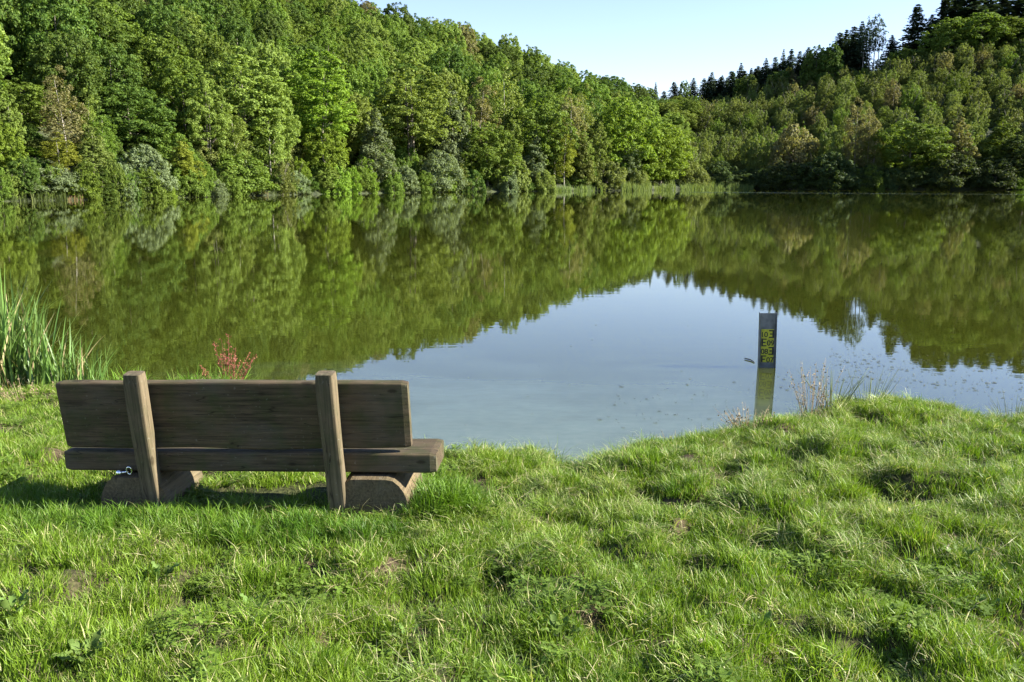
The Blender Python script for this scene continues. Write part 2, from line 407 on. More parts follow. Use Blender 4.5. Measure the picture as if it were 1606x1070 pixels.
def trunk(name, H, r0, seed, limbs=7, spread=3.0, top=.92, start=.3, stems=1, wob=.3, n=7):
    r = np.random.default_rng(seed); mb = MB()
    for s in range(stems):
        ox, oy = (0, 0) if stems == 1 else (r.normal(0, .5), r.normal(0, .5))
        lx, ly = r.normal(0, wob, 2) * (1 if stems == 1 else 2.5)
        hh = H * top * r.uniform(.85, 1)
        pts = [np.array([ox + lx * t ** 1.5 + wob * .4 * math.sin(4 * t + s + seed), oy + ly * t ** 1.5 + wob * .3 * math.sin(5 * t + 2 * s), -.6 + (hh + .6) * t]) for t in np.linspace(0, 1, 9)]
        mb.tube(pts, [r0 * (1.25 if i == 0 else 1) * (1 - i / 8) ** .8 + .02 for i in range(9)], n)
        for k in range(limbs):
            t = r.uniform(start, .9); p = pts[int(t * 8)]; a = r.uniform(0, 6.283); L = spread * r.uniform(.5, 1) * (1.15 - t * .6)
            e = p + np.array([math.cos(a) * L, math.sin(a) * L, L * r.uniform(.4, 1.0)])
            md = (p + e) / 2 + np.array([0, 0, -.12 * L])
            mb.tube([p, md, e], [r0 * .42 * (1.1 - t), r0 * .26 * (1.1 - t), .02], 5)
    return mb.mesh(name, True)

def oval(t): return max(0.0, 1 - (2 * t - .9) ** 2 * 1.02) ** .5 if t < .97 else .2
def dome(t): return max(0.0, 1 - t ** 2.3) ** .5 * (.72 + .28 * min(1, t * 5))
def tall(t): return (max(0, math.sin(math.pi * min(1, .12 + .88 * t) ** .8))) ** .55
def cone(t): return (1 - t) ** .75 * min(1, .55 + t * 3) + .04
def bush(t): return max(0.0, 1 - t ** 2) ** .5

# each kind: crown mesh, crown base height, nominal total height, nominal radius, trunk mesh
PROTO = {}
def proto(key, cb, Ht, Rr, cm, tm): PROTO[key] = dict(cb=cb, H=Ht, R=Rr, crown=cm, trunk=tm)
for i in range(4):
    proto(f'broad{i}', 1.6, 16, 6.2, crown(f'broad_crown_{i}', 14.0, 6.0, oval if i % 2 else dome, 380, 74, .28, 20 + i, rb=(.08, .19), flat=.8, inner=.3), trunk(f'broad_trunk_{i}', 14, .30, 30 + i, 9, 4.0))
for i in range(3):
    proto(f'tall{i}', 6.3, 24, 5.2, crown(f'tall_crown_{i}', 17.2, 5.0, tall, 300, 72, .28, 40 + i, rb=(.09, .21), flat=.75, inner=.12), trunk(f'tall_trunk_{i}', 22, .24, 50 + i, 12, 3.2, stems=2 + i % 2, start=.38))
for i in range(3):
    proto(f'bush{i}', -.2, 5, 3.4, crown(f'bush_crown_{i}', 4.7, 3.2, bush, 190, 78, .18, 60 + i, rb=(.10, .24), flat=.9), trunk(f'bush_stem_{i}', 3.2, .08, 65 + i, 4, 1.5, stems=4, wob=.5))
for i in range(2):
    proto(f'cone{i}', .6, 15, 3.3, crown(f'cone_crown_{i}', 14, 3.1, cone, 260, 70, .21, 70 + i, rb=(.10, .25), flat=1.15, inner=.1), trunk(f'cone_trunk_{i}', 14, .14, 75 + i, 7, 1.8))
for i in range(2):
    proto(f'thin{i}', 3.0, 15, 2.4, crown(f'thin_crown_{i}', 11.6, 2.3, tall, 110, 62, .19, 80 + i, rb=(.16, .36), flat=1.2, inner=.05), trunk(f'thin_trunk_{i}', 15, .13, 85 + i, 12, 1.9, start=.3))
def join_meshes(name, parts):
    V, F, n = [], [], 0
    for me, (dx, dy, sc) in parts:
        co = np.empty(len(me.vertices) * 3, np.float32); me.vertices.foreach_get('co', co); co = co.reshape(-1, 3) * sc + np.array([dx, dy, 0])
        V.append(co); F.append(np.arange(len(co)).reshape(-1, 4) + n); n += len(co); bpy.data.meshes.remove(me)
    return mesh_np(name, np.concatenate(V), np.concatenate(F))
for i in range(4):
    r_ = np.random.default_rng(500 + i); ps = []
    for k in range(4):
        a = 1.57 * k + r_.uniform(-.4, .4); q = r_.uniform(1.1, 1.8) if k else .2
        ps.append((crown('stem_crown', 7.6, 1.75, (lambda t: cone(t) * .55 + .45 * oval(t)), 46, 44, .20, 900 + 10 * i + k, rb=(.16, .34), flat=1.5, inner=.1),
                   (q * math.cos(a), q * math.sin(a), [1.0, .9, .78, .85][k] * r_.uniform(.9, 1.05))))
    proto(f'young{i}', .2, 8, 3.4, join_meshes(f'young_crown_{i}', ps), trunk(f'young_trunk_{i}', 7.0, .08, 95 + i, 4, 1.5, stems=3, wob=.4))

def conifer(name, H, Rr, z0, seed, jag=.3, droop=.25, dens=1.0, pw=.9, clump=False):
    r = np.random.default_rng(seed); P, Nn = [], []
    z = z0
    while z < H:
        t = (z - z0) / (H - z0); rad = Rr * ((1 - t) ** pw) + .12
        if clump: rad = Rr * (max(0, math.sin(math.pi * (.15 + .83 * t)))) ** .6
        nbr = int((5 + 5 * (1 - t)) * dens) + 2
        for k in range(nbr):
            a = r.uniform(0, 6.283); L = rad * r.uniform(1 - jag, 1.1); m = max(3, int(L * 6))
            u = r.uniform(.1, 1, m) if not clump else r.uniform(.55, 1, m)
            w = (1 - u) * .35 * L + .08
            side = r.normal(0, .5, m) * w
            zz = z - droop * L * u + (.35 if clump else .12) * r.normal(size=m) + droop * .5 * L * u ** 3
            P.append(np.stack([np.cos(a) * L * u - np.sin(a) * side, np.sin(a) * L * u + np.cos(a) * side, zz], 1))
            Nn.append(norm(np.stack([np.cos(a) * .3 + r.normal(0, .35, m), np.sin(a) * .3 + r.normal(0, .35, m), r.normal(.9, .4, m)], 1)))
        z += H / 34 * r.uniform(.7, 1.3) * (1.7 if clump else 1)
    V = cards(np.concatenate(P), np.concatenate(Nn), .42, r)
    return mesh_np(name, V, np.arange(len(V)).reshape(-1, 4))
for i in range(3):
    proto(f'spruce{i}', 0, 18, 3.2, conifer(f'spruce_crown_{i}', 18, 3.2, 1.0, 110 + i, jag=.45 if i == 1 else .3, pw=.72, dens=1.7), trunk(f'spruce_trunk_{i}', 18, .2, 115 + i, 0, wob=.05))
for i in range(2):
    proto(f'pine{i}', 0, 20, 3.2, conifer(f'pine_crown_{i}', 20, 3.0, 9.5, 120 + i, clump=True, droop=-.12, dens=.7), trunk(f'pine_trunk_{i}', 20, .2, 125 + i, 9, 2.0, start=.5, wob=.15))

NT = {}
def tree(name, key, leaf, x, y, z, H, W, label, cat, group, bark=None, rz=None):
    P = PROTO[key]
    root = empty(name, (x, y, z), random.uniform(0, 6.28) if rz is None else rz)
    tag(root, label, cat, group)
    sz, sr = H / P['H'], W / 2 / P['R']
    c = bpy.data.objects.new('foliage', P['crown']); COL.objects.link(c); c.parent = root
    c.location = (0, 0, P['cb'] * sz); c.scale = (sr, sr, sz)
    if not P['crown'].materials: P['crown'].materials.append(LEAF[leaf])
    c.material_slots[0].link = 'OBJECT'; c.material_slots[0].material = LEAF[leaf]
    t = bpy.data.objects.new('trunk', P['trunk']); COL.objects.link(t); t.parent = root
    t.scale = ((sr + sz) / 2, (sr + sz) / 2, sz)
    if not P['trunk'].materials: P['trunk'].materials.append(BARK)
    t.material_slots[0].link = 'OBJECT'; t.material_slots[0].material = bark or BARK
    NT[name] = NT.get(name, 0) + 1
    return root

def place(name, key, leaf, px, top, width, back, label, cat, group=None, bark=None, maxh=None):
    """a tree on the far shore seen in column px, its top at row top, BACK metres behind the waterline"""
    sy = float(np.interp(px, _PX, _SY)); y = sy + back; s = px2s(px)
    z = float(far_z(np.array(s), np.array(y)))
    ztop = at_y(px, top, y)[2]; H = ztop - z
    W = width / FPX * y
    return tree(name, key, leaf, s * y, y, z - .1, max(H, 1.2), W, label, cat, group, bark)

SH = [  # name, kind, leaf, column, top row, width, metres back, label, category
 ('broadleaf_tree', 'broad0', 'bright', 2, 185, 75, 3, 'bright green tree leaning over the water at the very end of the wood', 'tree'),
 ('willow_bush', 'bush0', 'grey', 74, 255, 92, 2, 'grey-green willow bush beside the leaning pale trunk', 'bush'),
 ('birch_tree', 'thin0', 'brown', 108, 98, 62, 7, 'slender tree with thin brown crown above the grey willow bush', 'tree'),
 ('broadleaf_tree', 'thin1', 'yellow', 97, 205, 50, 4, 'small yellowing tree behind the grey willow bush', 'tree'),
 ('broadleaf_tree', 'broad1', 'mid', 45, 120, 110, 15, 'deep green broad tree behind the grey willow bush', 'tree'),
 ('broadleaf_tree', 'cone0', 'olive', 150, 190, 66, 4, 'olive green upright tree between the two grey willow bushes', 'tree'),
 ('willow_bush', 'bush1', 'grey', 228, 222, 88, 2.5, 'tall silvery willow bush with a ragged top', 'bush'),
 ('willow_bush', 'bush2', 'grey', 190, 250, 54, 2, 'small silvery bush nestled against the taller willow', 'bush'),
 ('broadleaf_tree', 'broad2', 'dark', 208, 122, 128, 14, 'large dark green tree rising behind the silvery willow', 'tree'),
 ('broadleaf_tree', 'cone1', 'yellow', 290, 212, 66, 3, 'yellow-green tree with drooping tiers reaching down to the water', 'tree'),
 ('ash_tree', 'tall0', 'light', 330, 108, 62, 8, 'slim light green tree with bare dark trunk', 'tree'),
 ('ash_tree', 'tall1', 'light', 392, 66, 122, 9, 'tall pale green tree with feathery crown and several bare trunks', 'tree'),
 ('ash_tree', 'tall2', 'light', 437, 118, 68, 6, 'pale green tree with forked trunk between two larger feathery ones', 'tree'),
 ('broadleaf_tree', 'bush0', 'mid', 372, 232, 100, 2.5, 'rounded leafy thicket below the feathery tall tree', 'bush'),
 ('broadleaf_bush', 'bush1', 'light', 455, 280, 34, 1.5, 'low light green bush beside the twin trunked tree', 'bush'),
 ('ash_tree', 'tall0', 'bright', 506, 72, 116, 8, 'tall bright green tree with drooping crown and thin twin trunks', 'tree'),
 ('broadleaf_tree', 'broad3', 'bright', 508, 190, 78, 3, 'small tree with pale trunk standing right at the waterline', 'tree'),
 ('poplar_tree', 'cone0', 'grey', 590, 162, 74, 3, 'grey-green conical tree tapering to a slim top', 'tree'),
 ('broadleaf_bush', 'bush2', 'mid', 560, 256, 48, 1.8, 'green bush at the foot of the grey conical tree', 'bush'),
 ('broadleaf_tree', 'tall1', 'light', 648, 90, 118, 9, 'big light green tree with billowing crown', 'tree'),
 ('willow_bush', 'bush0', 'grey', 632, 254, 50, 1.8, 'grey bush under the big billowing tree', 'bush'),
 ('poplar_tree', 'cone1', 'grey', 712, 125, 66, 7, 'grey-green poplar with narrow soft crown', 'tree'),
 ('willow_bush', 'bush1', 'grey', 690, 232, 76, 2, 'silvery willow bush hanging over the water below the poplar', 'bush'),
 ('broadleaf_tree', 'broad0', 'mid', 765, 190, 96, 3.5, 'dense mid green tree with foliage down to the water', 'tree'),
 ('birch_tree', 'thin0', 'brown', 752, 118, 60, 13, 'thin brownish tree in front of the dark slope', 'tree'),
 ('poplar_tree', 'thin1', 'light', 792, 92, 54, 13, 'narrow pale green tree beside the thin brownish one', 'tree'),
 ('broadleaf_tree', 'broad1', 'mid', 842, 148, 110, 9, 'rounded dark green tree above the grey poplar', 'tree'),
 ('poplar_tree', 'cone0', 'grey', 838, 200, 54, 4, 'small grey poplar in front of the rounded dark tree', 'tree'),
 ('willow_bush', 'bush2', 'olive', 800, 240, 60, 2, 'olive bush between the dense tree and the grey poplar', 'bush'),
 ('birch_tree', 'thin1', 'brown', 893, 135, 44, 8, 'tall thin birch with brown leaves and pale trunk', 'tree'),
 ('birch_tree', 'thin0', 'olive', 918, 128, 44, 10, 'tall thin birch with olive leaves', 'tree'),
 ('birch_tree', 'thin1', 'yellow', 884, 198, 42, 3, 'short yellowing birch leaning over the reeds', 'tree'),
 ('broadleaf_bush', 'cone1', 'olive', 912, 210, 46, 3, 'slender olive shrub among the birches', 'bush'),
 ('willow_bush', 'bush0', 'olive', 950, 246, 62, 2.5, 'olive willow bush sloping down towards the reeds', 'bush'),
 ('broadleaf_tree', 'broad2', 'bright', 978, 142, 100, 9, 'big fresh green tree behind the reed bed', 'tree'),
 ('broadleaf_tree', 'broad3', 'bright', 1036, 186, 98, 4, 'bright green spreading tree at the tip of the wood', 'tree'),
 ('broadleaf_tree', 'broad0', 'bright', 1010, 205, 70, 6, 'smaller green tree squeezed beside the spreading tree', 'tree'),
 ('willow_bush', 'bush1', 'olive', 1084, 250, 48, 2, 'rounded olive bush at the inlet beside the reed bed', 'bush'),
 ('willow_bush', 'bush2', 'olive', 1000, 262, 40, 2, 'low olive bush under the fresh green tree', 'bush'),
 # far side of the inlet
 ('willow_bush', 'bush0', 'young', 1183, 204, 46, 14, 'round pale bush lit against the shaded slope', 'bush'),
 ('broadleaf_bush', 'bush1', 'brown', 1243, 190, 82, 12, 'wide brownish bush on the shaded shore', 'bush'),
 ('broadleaf_bush', 'bush2', 'young', 1307, 190, 50, 12, 'pale green bush beside the wide brownish bush', 'bush'),
 ('birch_tree', 'thin0', 'brown', 1338, 150, 40, 7, 'thin brown tree with bare stems beside the dark shore thicket', 'tree'),
 ('birch_tree', 'thin1', 'brown', 1358, 165, 36, 5, 'second thin brown tree with slightly lower top', 'tree'),
 ('birch_tree', 'thin0', 'olive', 1368, 190, 32, 4, 'thin olive tree leaning between the brown ones and the large tree', 'tree'),
 ('broadleaf_tree', 'broad1', 'mid', 1424, 182, 112, 6, 'large green tree with spreading crown on the dark shore', 'tree'),
 ('birch_tree', 'cone0', 'brown', 1496, 178, 66, 8, 'soft brown tree between two green shore trees', 'tree'),
 ('broadleaf_tree', 'cone1', 'mid', 1565, 172, 72, 9, 'pointed green tree rising from the dark shore', 'tree'),
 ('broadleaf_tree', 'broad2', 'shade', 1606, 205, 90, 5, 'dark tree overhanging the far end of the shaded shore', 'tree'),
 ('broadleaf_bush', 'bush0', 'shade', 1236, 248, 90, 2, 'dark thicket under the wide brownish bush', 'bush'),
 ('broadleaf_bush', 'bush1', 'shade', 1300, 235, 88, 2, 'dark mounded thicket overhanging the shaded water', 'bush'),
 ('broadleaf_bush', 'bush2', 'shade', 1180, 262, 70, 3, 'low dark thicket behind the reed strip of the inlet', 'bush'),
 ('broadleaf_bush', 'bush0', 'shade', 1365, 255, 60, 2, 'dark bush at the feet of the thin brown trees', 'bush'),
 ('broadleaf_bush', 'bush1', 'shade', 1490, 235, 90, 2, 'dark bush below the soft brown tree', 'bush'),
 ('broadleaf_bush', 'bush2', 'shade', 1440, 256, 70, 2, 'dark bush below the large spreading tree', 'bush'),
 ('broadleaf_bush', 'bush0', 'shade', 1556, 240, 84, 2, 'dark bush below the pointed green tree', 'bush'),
 ('broadleaf_bush', 'bush1', 'shade', 1128, 250, 60, 5, 'dark bush closing the back of the inlet', 'bush'),
]
occupied = []
for nm, key, leaf, px, top, wd, back, lab, cat in SH:
    o = place(nm, key, leaf, px, top, wd, back, lab, cat, bark=PALE_BARK if key.startswith('thin') or 'pale trunk' in lab else None)
    occupied.append((o.location.x, o.location.y))

# the wood covering the sunlit hill: one tree at a time
HL = {'dark': 'dark green rounded tree in the wood on the sunlit hill',
      'mid': 'mid green rounded tree in the wood on the sunlit hill',
      'light': 'pale green rounded tree in the wood on the sunlit hill',
      'brown': 'brownish rounded tree in the wood on the sunlit hill'}
pts = list(occupied)
def far_enough(x, y, dmin):
    return all((x - a) ** 2 + (y - b) ** 2 > dmin * dmin for a, b in pts)
cnt = 0
for k in range(9000):
    px = random.uniform(-90, 1075); s = px2s(px)
    sy = float(np.interp(px, _PX, _SY)); ry = float(np.interp(px, _RX, _RY))
    y = random.uniform(sy + 7, ry + 14); x = s * y
    t = (y - sy) / (ry - sy)
    if px > 1000 and t < .25: continue
    if not far_enough(x, y, 6.9): continue
    pts.append((x, y))
    z = float(far_z(np.array(s), np.array(y)))
    leaf = random.choices(['dark', 'mid', 'light', 'brown'], [.31, .46, .19, .04])[0]
    H = random.uniform(12, 18.5) * (1.0 if t < .8 else .86) * (.66 if px > 1010 else .85 if px > 970 else 1); W = random.uniform(8.8, 12.6)
    key = random.choices(['broad0', 'broad1', 'broad2', 'broad3', 'tall0', 'tall2', 'cone0'], [5, 5, 5, 5, 1.5, 1.5, .8])[0]
    if t > .65: key = f'broad{cnt % 4}'
    if key[0] in 'tc': W *= .8; H *= 1.12
    where = 'low on the sunlit slope' if t < .33 else 'halfway up the sunlit slope' if t < .72 else 'along the top of the sunlit hill'
    lab = HL[leaf].replace('in the wood on the sunlit hill', 'in the wood ' + where)
    if key[0] in 'tc': lab = lab.replace('rounded', 'slim')
    tree('broadleaf_tree', key, leaf, x, y, z - .3, H, W, lab, 'tree', lab.replace('tree in', 'trees in'))
    cnt += 1
    if cnt >= 300: break
print('left wood', cnt)
# slender pale stemmed trees in the front rank
for k in range(30):
    px = -40 + k * 35 + random.uniform(-13, 13)
    if any(abs(px - q) < w for q, w in ((590, 48), (508, 40), (228, 48), (690, 45), (290, 30), (74, 40), (838, 28))): continue
    leaf = random.choice(['light', 'olive', 'mid', 'light', 'grey']); adj = {'light': 'pale green', 'mid': 'mid green', 'grey': 'grey-green'}.get(leaf, leaf)
    place('slender_tree', random.choice(['thin0', 'thin1', 'tall0', 'cone0']), leaf, px, np.interp(px, [0, 400, 700, 1000], [150, 130, 165, 205]) + random.uniform(-25, 35), random.uniform(34, 56) * (1 if px < 600 else .8), random.uniform(3.5, 9),
          adj + ' slender tree in the front rank along the sunlit shore', 'tree', adj + ' slender trees in the front rank', PALE_BARK)
# undergrowth edge along the sunlit shore
for k in range(130):
    px = -60 + k * 8.7 + random.uniform(-5, 5)
    if px > 1062: break
    if 866 < px < 1062 and k % 3: continue
    leaf = random.choice(['mid', 'mid', 'olive', 'dark', 'bright', 'light', 'mid', 'grey']); adj = {'mid': 'mid green', 'grey': 'silvery', 'dark': 'dark green', 'bright': 'bright green'}.get(leaf, leaf)
    place('broadleaf_bush', random.choice(['bush0', 'bush1', 'bush2', 'young0', 'young1', 'young2', 'cone1', 'broad1']), leaf, px, 284 - random.uniform(6, 46) + (10 if px > 600 else 0), random.uniform(34, 62) * (1 if px < 600 else .75),
          random.choice([-.3, .3, 1, 3, 6, 9]) + (4 if px > 866 else 0), adj + ' undergrowth bush at the foot of the sunlit wood', 'bush', adj + ' undergrowth along the sunlit shore')
for k in range(110):
    px = random.uniform(-60, 1030)
    leaf = random.choice(['mid', 'dark', 'olive', 'dark', 'light']); adj = {'mid': 'mid green', 'dark': 'dark green', 'light': 'pale green'}.get(leaf, leaf)
    place('broadleaf_bush', f'bush{k % 3}', leaf, px, 240 - random.uniform(0, 45) + (22 if px > 600 else 0), random.uniform(40, 66) * (1 if px < 600 else .75),
          random.uniform(8, 24), adj + ' shrub filling the gaps between trunks on the sunlit slope', 'bush', adj + ' shrubs between the trunks')
for k in range(40):
    px = 1090 + k * 13.5 + random.uniform(-5, 5)
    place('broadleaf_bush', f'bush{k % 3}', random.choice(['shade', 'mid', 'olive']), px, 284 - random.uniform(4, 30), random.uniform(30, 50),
          random.choice([.6, 1.5, 4, 7]), 'dark undergrowth bush at the foot of the shaded hill', 'bush', 'undergrowth along the shaded shore')

# young plantation on the opposite hill
cnt = 0; pts = list(occupied)
for k in range(12000):
    px = random.uniform(1075, 1680); s = px2s(px)
    sy = float(np.interp(px, _PX, _SY)); ry = float(np.interp(px, _RX, _RY))
    y = random.uniform(sy + 9, ry + 6); x = s * y; t = (y - sy) / (ry - sy)
    if not far_enough(x, y, 5.9): continue
    pts.append((x, y)); z = float(far_z(np.array(s), np.array(y)))
    leaf = random.choices(['young', 'olive', 'mid', 'brown'], [.62, .2, .13, .05])[0]
    lab = {'young': 'pale green', 'olive': 'olive', 'mid': 'fresh green', 'brown': 'brownish'}[leaf] + ' young tree in the plantation ' + (
        'just above the shaded shore' if t < .33 else 'halfway up the plantation hill' if t < .7 else 'near the conifers on the skyline').replace('in the plantation halfway up the plantation hill', 'halfway up the plantation hill')
    tree('young_tree', f'young{random.randrange(4)}', leaf, x, y, z - .2, random.uniform(6.0, 10.5), random.uniform(7.0, 9.8), lab, 'tree', lab.replace('young tree', 'young trees'))
    cnt += 1
    if cnt >= 298: break
print('young', cnt)

# low bramble and scrub under and between the trees: nobody could count it
def scrub(name, label, n, px0, px1, leaf, seed, s0, s1):
    r = np.random.default_rng(seed); P = []
    for k in range(n):
        px = r.uniform(px0, px1); sy = float(np.interp(px, _PX, _SY)); ry = float(np.interp(px, _RX, _RY)); y = r.uniform(sy + 3, ry + 4); s = px2s(px)
        P.append((s * y, y, float(far_z(np.array(s), np.array(y))) - .2))
    P = np.array(P); gm = bpy.data.meshes.new(name); gm.vertices.add(n); gm.vertices.foreach_set('co', P.astype(np.float32).ravel())
    a = gm.attributes.new('rot', 'FLOAT_VECTOR', 'POINT'); a.data.foreach_set('vector', np.stack([np.zeros(n), np.zeros(n), r.uniform(0, 6.28, n)], 1).astype(np.float32).ravel())
    a = gm.attributes.new('sc', 'FLOAT', 'POINT'); a.data.foreach_set('value', r.uniform(s0, s1, n).astype(np.float32))
    a = gm.attributes.new('idx', 'INT', 'POINT'); a.data.foreach_set('value', r.integers(0, 2, n).astype(np.int32))
    c = bpy.data.collections.new(name + '_tufts')
    for i in range(2):
        me = PROTO[f'bush{i}']['crown'].copy(); me.materials.clear(); me.materials.append(LEAF[leaf])
        c.objects.link(bpy.data.objects.new(f'{name}_{i}', me))
    o = link(name, gm); tag(o, label, 'scrub', kind='stuff'); SCRUB.append((o, c))
SCRUB = []
scrub('scrub', 'green scrub covering the ground between the young trees', 1500, 1075, 1700, 'young', 71, .30, .62)
scrub('undergrowth', 'dark undergrowth covering the slope beneath the sunlit wood', 900, -80, 1075, 'dark', 72, .30, .6)

# skyline conifers
CON = [(1024, 128, 14, 'spruce0'), (1037, 134, 12, 'spruce1'), (1052, 122, 14, 'spruce2'), (1068, 114, 26, 'broad0'), (1082, 122, 13, 'spruce0'), (1098, 118, 14, 'spruce1'), (1110, 112, 15, 'spruce2'),
       (1126, 105, 16, 'spruce0'), (1140, 100, 16, 'spruce2'), (1154, 90, 17, 'spruce0'), (1170, 92, 16, 'spruce1'), (1180, 88, 16, 'spruce2'), (1192, 82, 17, 'spruce0'), (1206, 80, 17, 'spruce2'),
       (1218, 76, 17, 'spruce0'), (1230, 73, 18, 'spruce1'), (1243, 72, 18, 'spruce2'), (1256, 70, 18, 'spruce0'), (1302, 50, 26, 'spruce2'), (1312, 48, 26, 'spruce0'), (1323, 40, 26, 'spruce2'), (1335, 35, 24, 'spruce0'),
       (1382, 56, 22, 'spruce0'), (1417, 6, 34, 'spruce1'), (1440, 24, 26, 'spruce0'), (1460, -6, 40, 'spruce1'), (1478, -18, 46, 'spruce2'), (1500, -24, 50, 'spruce1'), (1522, -14, 40, 'spruce0'),
       (1548, -14, 44, 'spruce2'), (1572, -16, 44, 'spruce1'), (1598, -10, 44, 'spruce0'), (1630, -30, 46, 'spruce1')]
for k in range(26):
    q = 1106 + k * 9; CON.append((q, float(np.interp(q, [1100, 1130, 1180, 1256, 1345], [122, 112, 98, 80, 58])) + random.uniform(-3, 6), 20, f'spruce{k % 3}'))
for i, (px, top, wd, key) in enumerate(CON):
    ry = float(np.interp(px, _RX, _RY)) + 6 + (i % 3) * 5; s = px2s(px); z = float(far_z(np.array(s), np.array(ry)))
    if px < 1300: top += random.uniform(0, 15); wd *= random.uniform(.7, 1.4)
    H = at_y(px, top, ry)[2] - z
    if px == 1417: lab, grp = 'tallest lone spruce with ragged branches in the gap on the skyline', None
    elif px == 1440: lab, grp = 'dark pointed spruce just beside the tallest lone spruce', None
    elif px == 1382: lab, grp = 'small lone spruce between the bare stemmed pines and the tallest spruce', None
    elif px < 1300: lab, grp = 'dark spruce in the jagged row along the lower skyline', 'lower skyline spruces'
    elif px < 1340: lab, grp = 'dark spruce standing behind the bare stemmed pines', 'spruces behind the pines'
    else: lab, grp = 'large ragged conifer crowning the highest part of the hill', 'hilltop conifers'
    if key == 'broad0': tree('broadleaf_tree', key, 'dark', s * ry, ry, z, max(H, 8), wd / FPX * ry, 'round dark tree between the spruces at the dip of the skyline', 'tree', None)
    else: tree('spruce_tree', key, 'needle', s * ry, ry, z, max(H, 7), wd / FPX * ry * 2.1, lab, 'tree', grp)
for px, top, wd, key in [(1340, 36, 22, 'pine0'), (1349, 24, 26, 'pine1'), (1356, 22, 26, 'pine0'), (1363, 28, 20, 'pine1')]:
    ry = float(np.interp(px, _RX, _RY)) + 2; s = px2s(px); z = float(far_z(np.array(s), np.array(ry)))
    tree('pine_tree', key, 'needle', s * ry, ry, z, at_y(px, top, ry)[2] - z, wd / FPX * ry * 1.2, 'tall pine with bare pale stem in the small skyline stand', 'tree', 'bare stemmed pines', bark=PALE_BARK)
# dark leafy mounds in front of the hilltop conifers
for px, top, wd in [(1270, 66, 46), (1292, 62, 40), (1165, 112, 40), (1215, 106, 40), (1470, 22, 80), (1520, 14, 90), (1405, 70, 50), (1560, 22, 70), (1600, 30, 60)]:
    ry = float(np.interp(px, _RX, _RY)) - 4; s = px2s(px); z = float(far_z(np.array(s), np.array(ry)))
    tree('broadleaf_tree', f'broad{px % 4}', 'dark' if px < 1400 else 'mid', s * ry, ry, z - .5, max(7, at_y(px, top, ry)[2] - z), wd / FPX * ry,
         'full grown rounded tree between the plantation and the skyline conifers', 'tree', 'rounded trees below the conifers')

# ---------------------------------------------------------------- reeds
def blade_leaf(mb, base, h, w, a, bend, r, fold=.0, segs=6, twist=0.0):
    """one long tapering leaf, V-shaped across"""
    dx, dy = math.cos(a), math.sin(a); V, F = [], []
    for i in range(segs + 1):
        t = i / segs; out = bend * t ** 2.2; z = h * (t - .28 * abs(bend) / max(h, .01) * t ** 3 * 1.0)
        tw = a + math.pi / 2 + twist * t
        ww = w * (1 - t ** 2.5) * .5 + .0004
        c = np.array(base) + np.array([dx * out, dy * out, z])
        sx, sy = math.cos(tw), math.sin(tw)
        V += [c - np.array([sx * ww, sy * ww, 0]), c + np.array([dx * ww * .35, dy * ww * .35, 0]), c + np.array([sx * ww, sy * ww, 0])]
        if i:
            k = i * 3; F += [[k - 3, k - 2, k + 1, k], [k - 2, k - 1, k + 2, k + 1]]
    mb.add(V, F)
REED = leaf_mat('reed_leaf', (.105, .190, .042), yellow=(.24, .24, .09), trans=.3, rough=.42, objvar=.5, spec=.45)
STRAW = leaf_mat('straw', (.34, .28, .15), yellow=(.4, .3, .14), trans=.2)
reed_meshes = []
rr_ = np.random.default_rng(5)
for i in range(10):
    mb = MB(); blade_leaf(mb, (0, 0, 0), 1.0, .023, 0, [.08, .14, .25, .4, .06, .2, .55, .12, .3, .1][i], rr_, twist=rr_.uniform(-1, 1), segs=9)
    reed_meshes.append(mb.mesh(f'reed_leaf_{i}', True))
def reed_clump(x, y, n, h0, h1, spread, label, lean=0.0, seed=0):
    r = random.Random(seed); z = float(bank_z(np.array(x), np.array(y)))
    root = tag(empty('reed_clump', (x, y, z)), label, 'reeds', 'reeds at the water edge')
    for k in range(n):
        o = bpy.data.objects.new('leaf', reed_meshes[r.randrange(10)]); COL.objects.link(o); o.parent = root
        if not o.data.materials: o.data.materials.append(REED)
        o.material_slots[0].link = 'OBJECT'; o.material_slots[0].material = STRAW if r.random() < .12 else REED
        a = r.uniform(0, 6.283); q = spread * r.random() ** .6
        o.location = (q * math.cos(a), q * math.sin(a) * .6, -.05)
        h = r.uniform(h0, h1) * (1 - .25 * q / spread); o.scale = (h, r.uniform(.8, 1.25), h)
        o.scale = (h, h * .95, h)
        o.rotation_euler = (r.gauss(0, .08), lean + r.gauss(0, .12), r.uniform(0, 6.283) if r.random() < .6 else r.gauss(0, .8))
    return root
for i, (px, Y, n, h0, h1, sp, lab) in enumerate([
        (-60, 8.2, 60, 1.2, 1.75, .40, 'tallest clump of upright green reeds beside the lake edge'),
        (-8, 8.4, 85, 1.05, 1.65, .38, 'tall dense clump of blue-green reeds in the reed stand'),
        (38, 8.3, 75, .8, 1.35, .32, 'middle clump of reeds with tips leaning over the water'),
        (82, 8.25, 60, .6, 1.1, .28, 'lower clump of reeds with bent leaves'),
        (124, 8.2, 42, .45, .92, .24, 'outermost thin clump of reeds nearest the bench')]):
    p_ = at_y(px, 400, Y); reed_clump(p_[0], Y, n, h0, h1, sp, lab, .05, 10 + i)

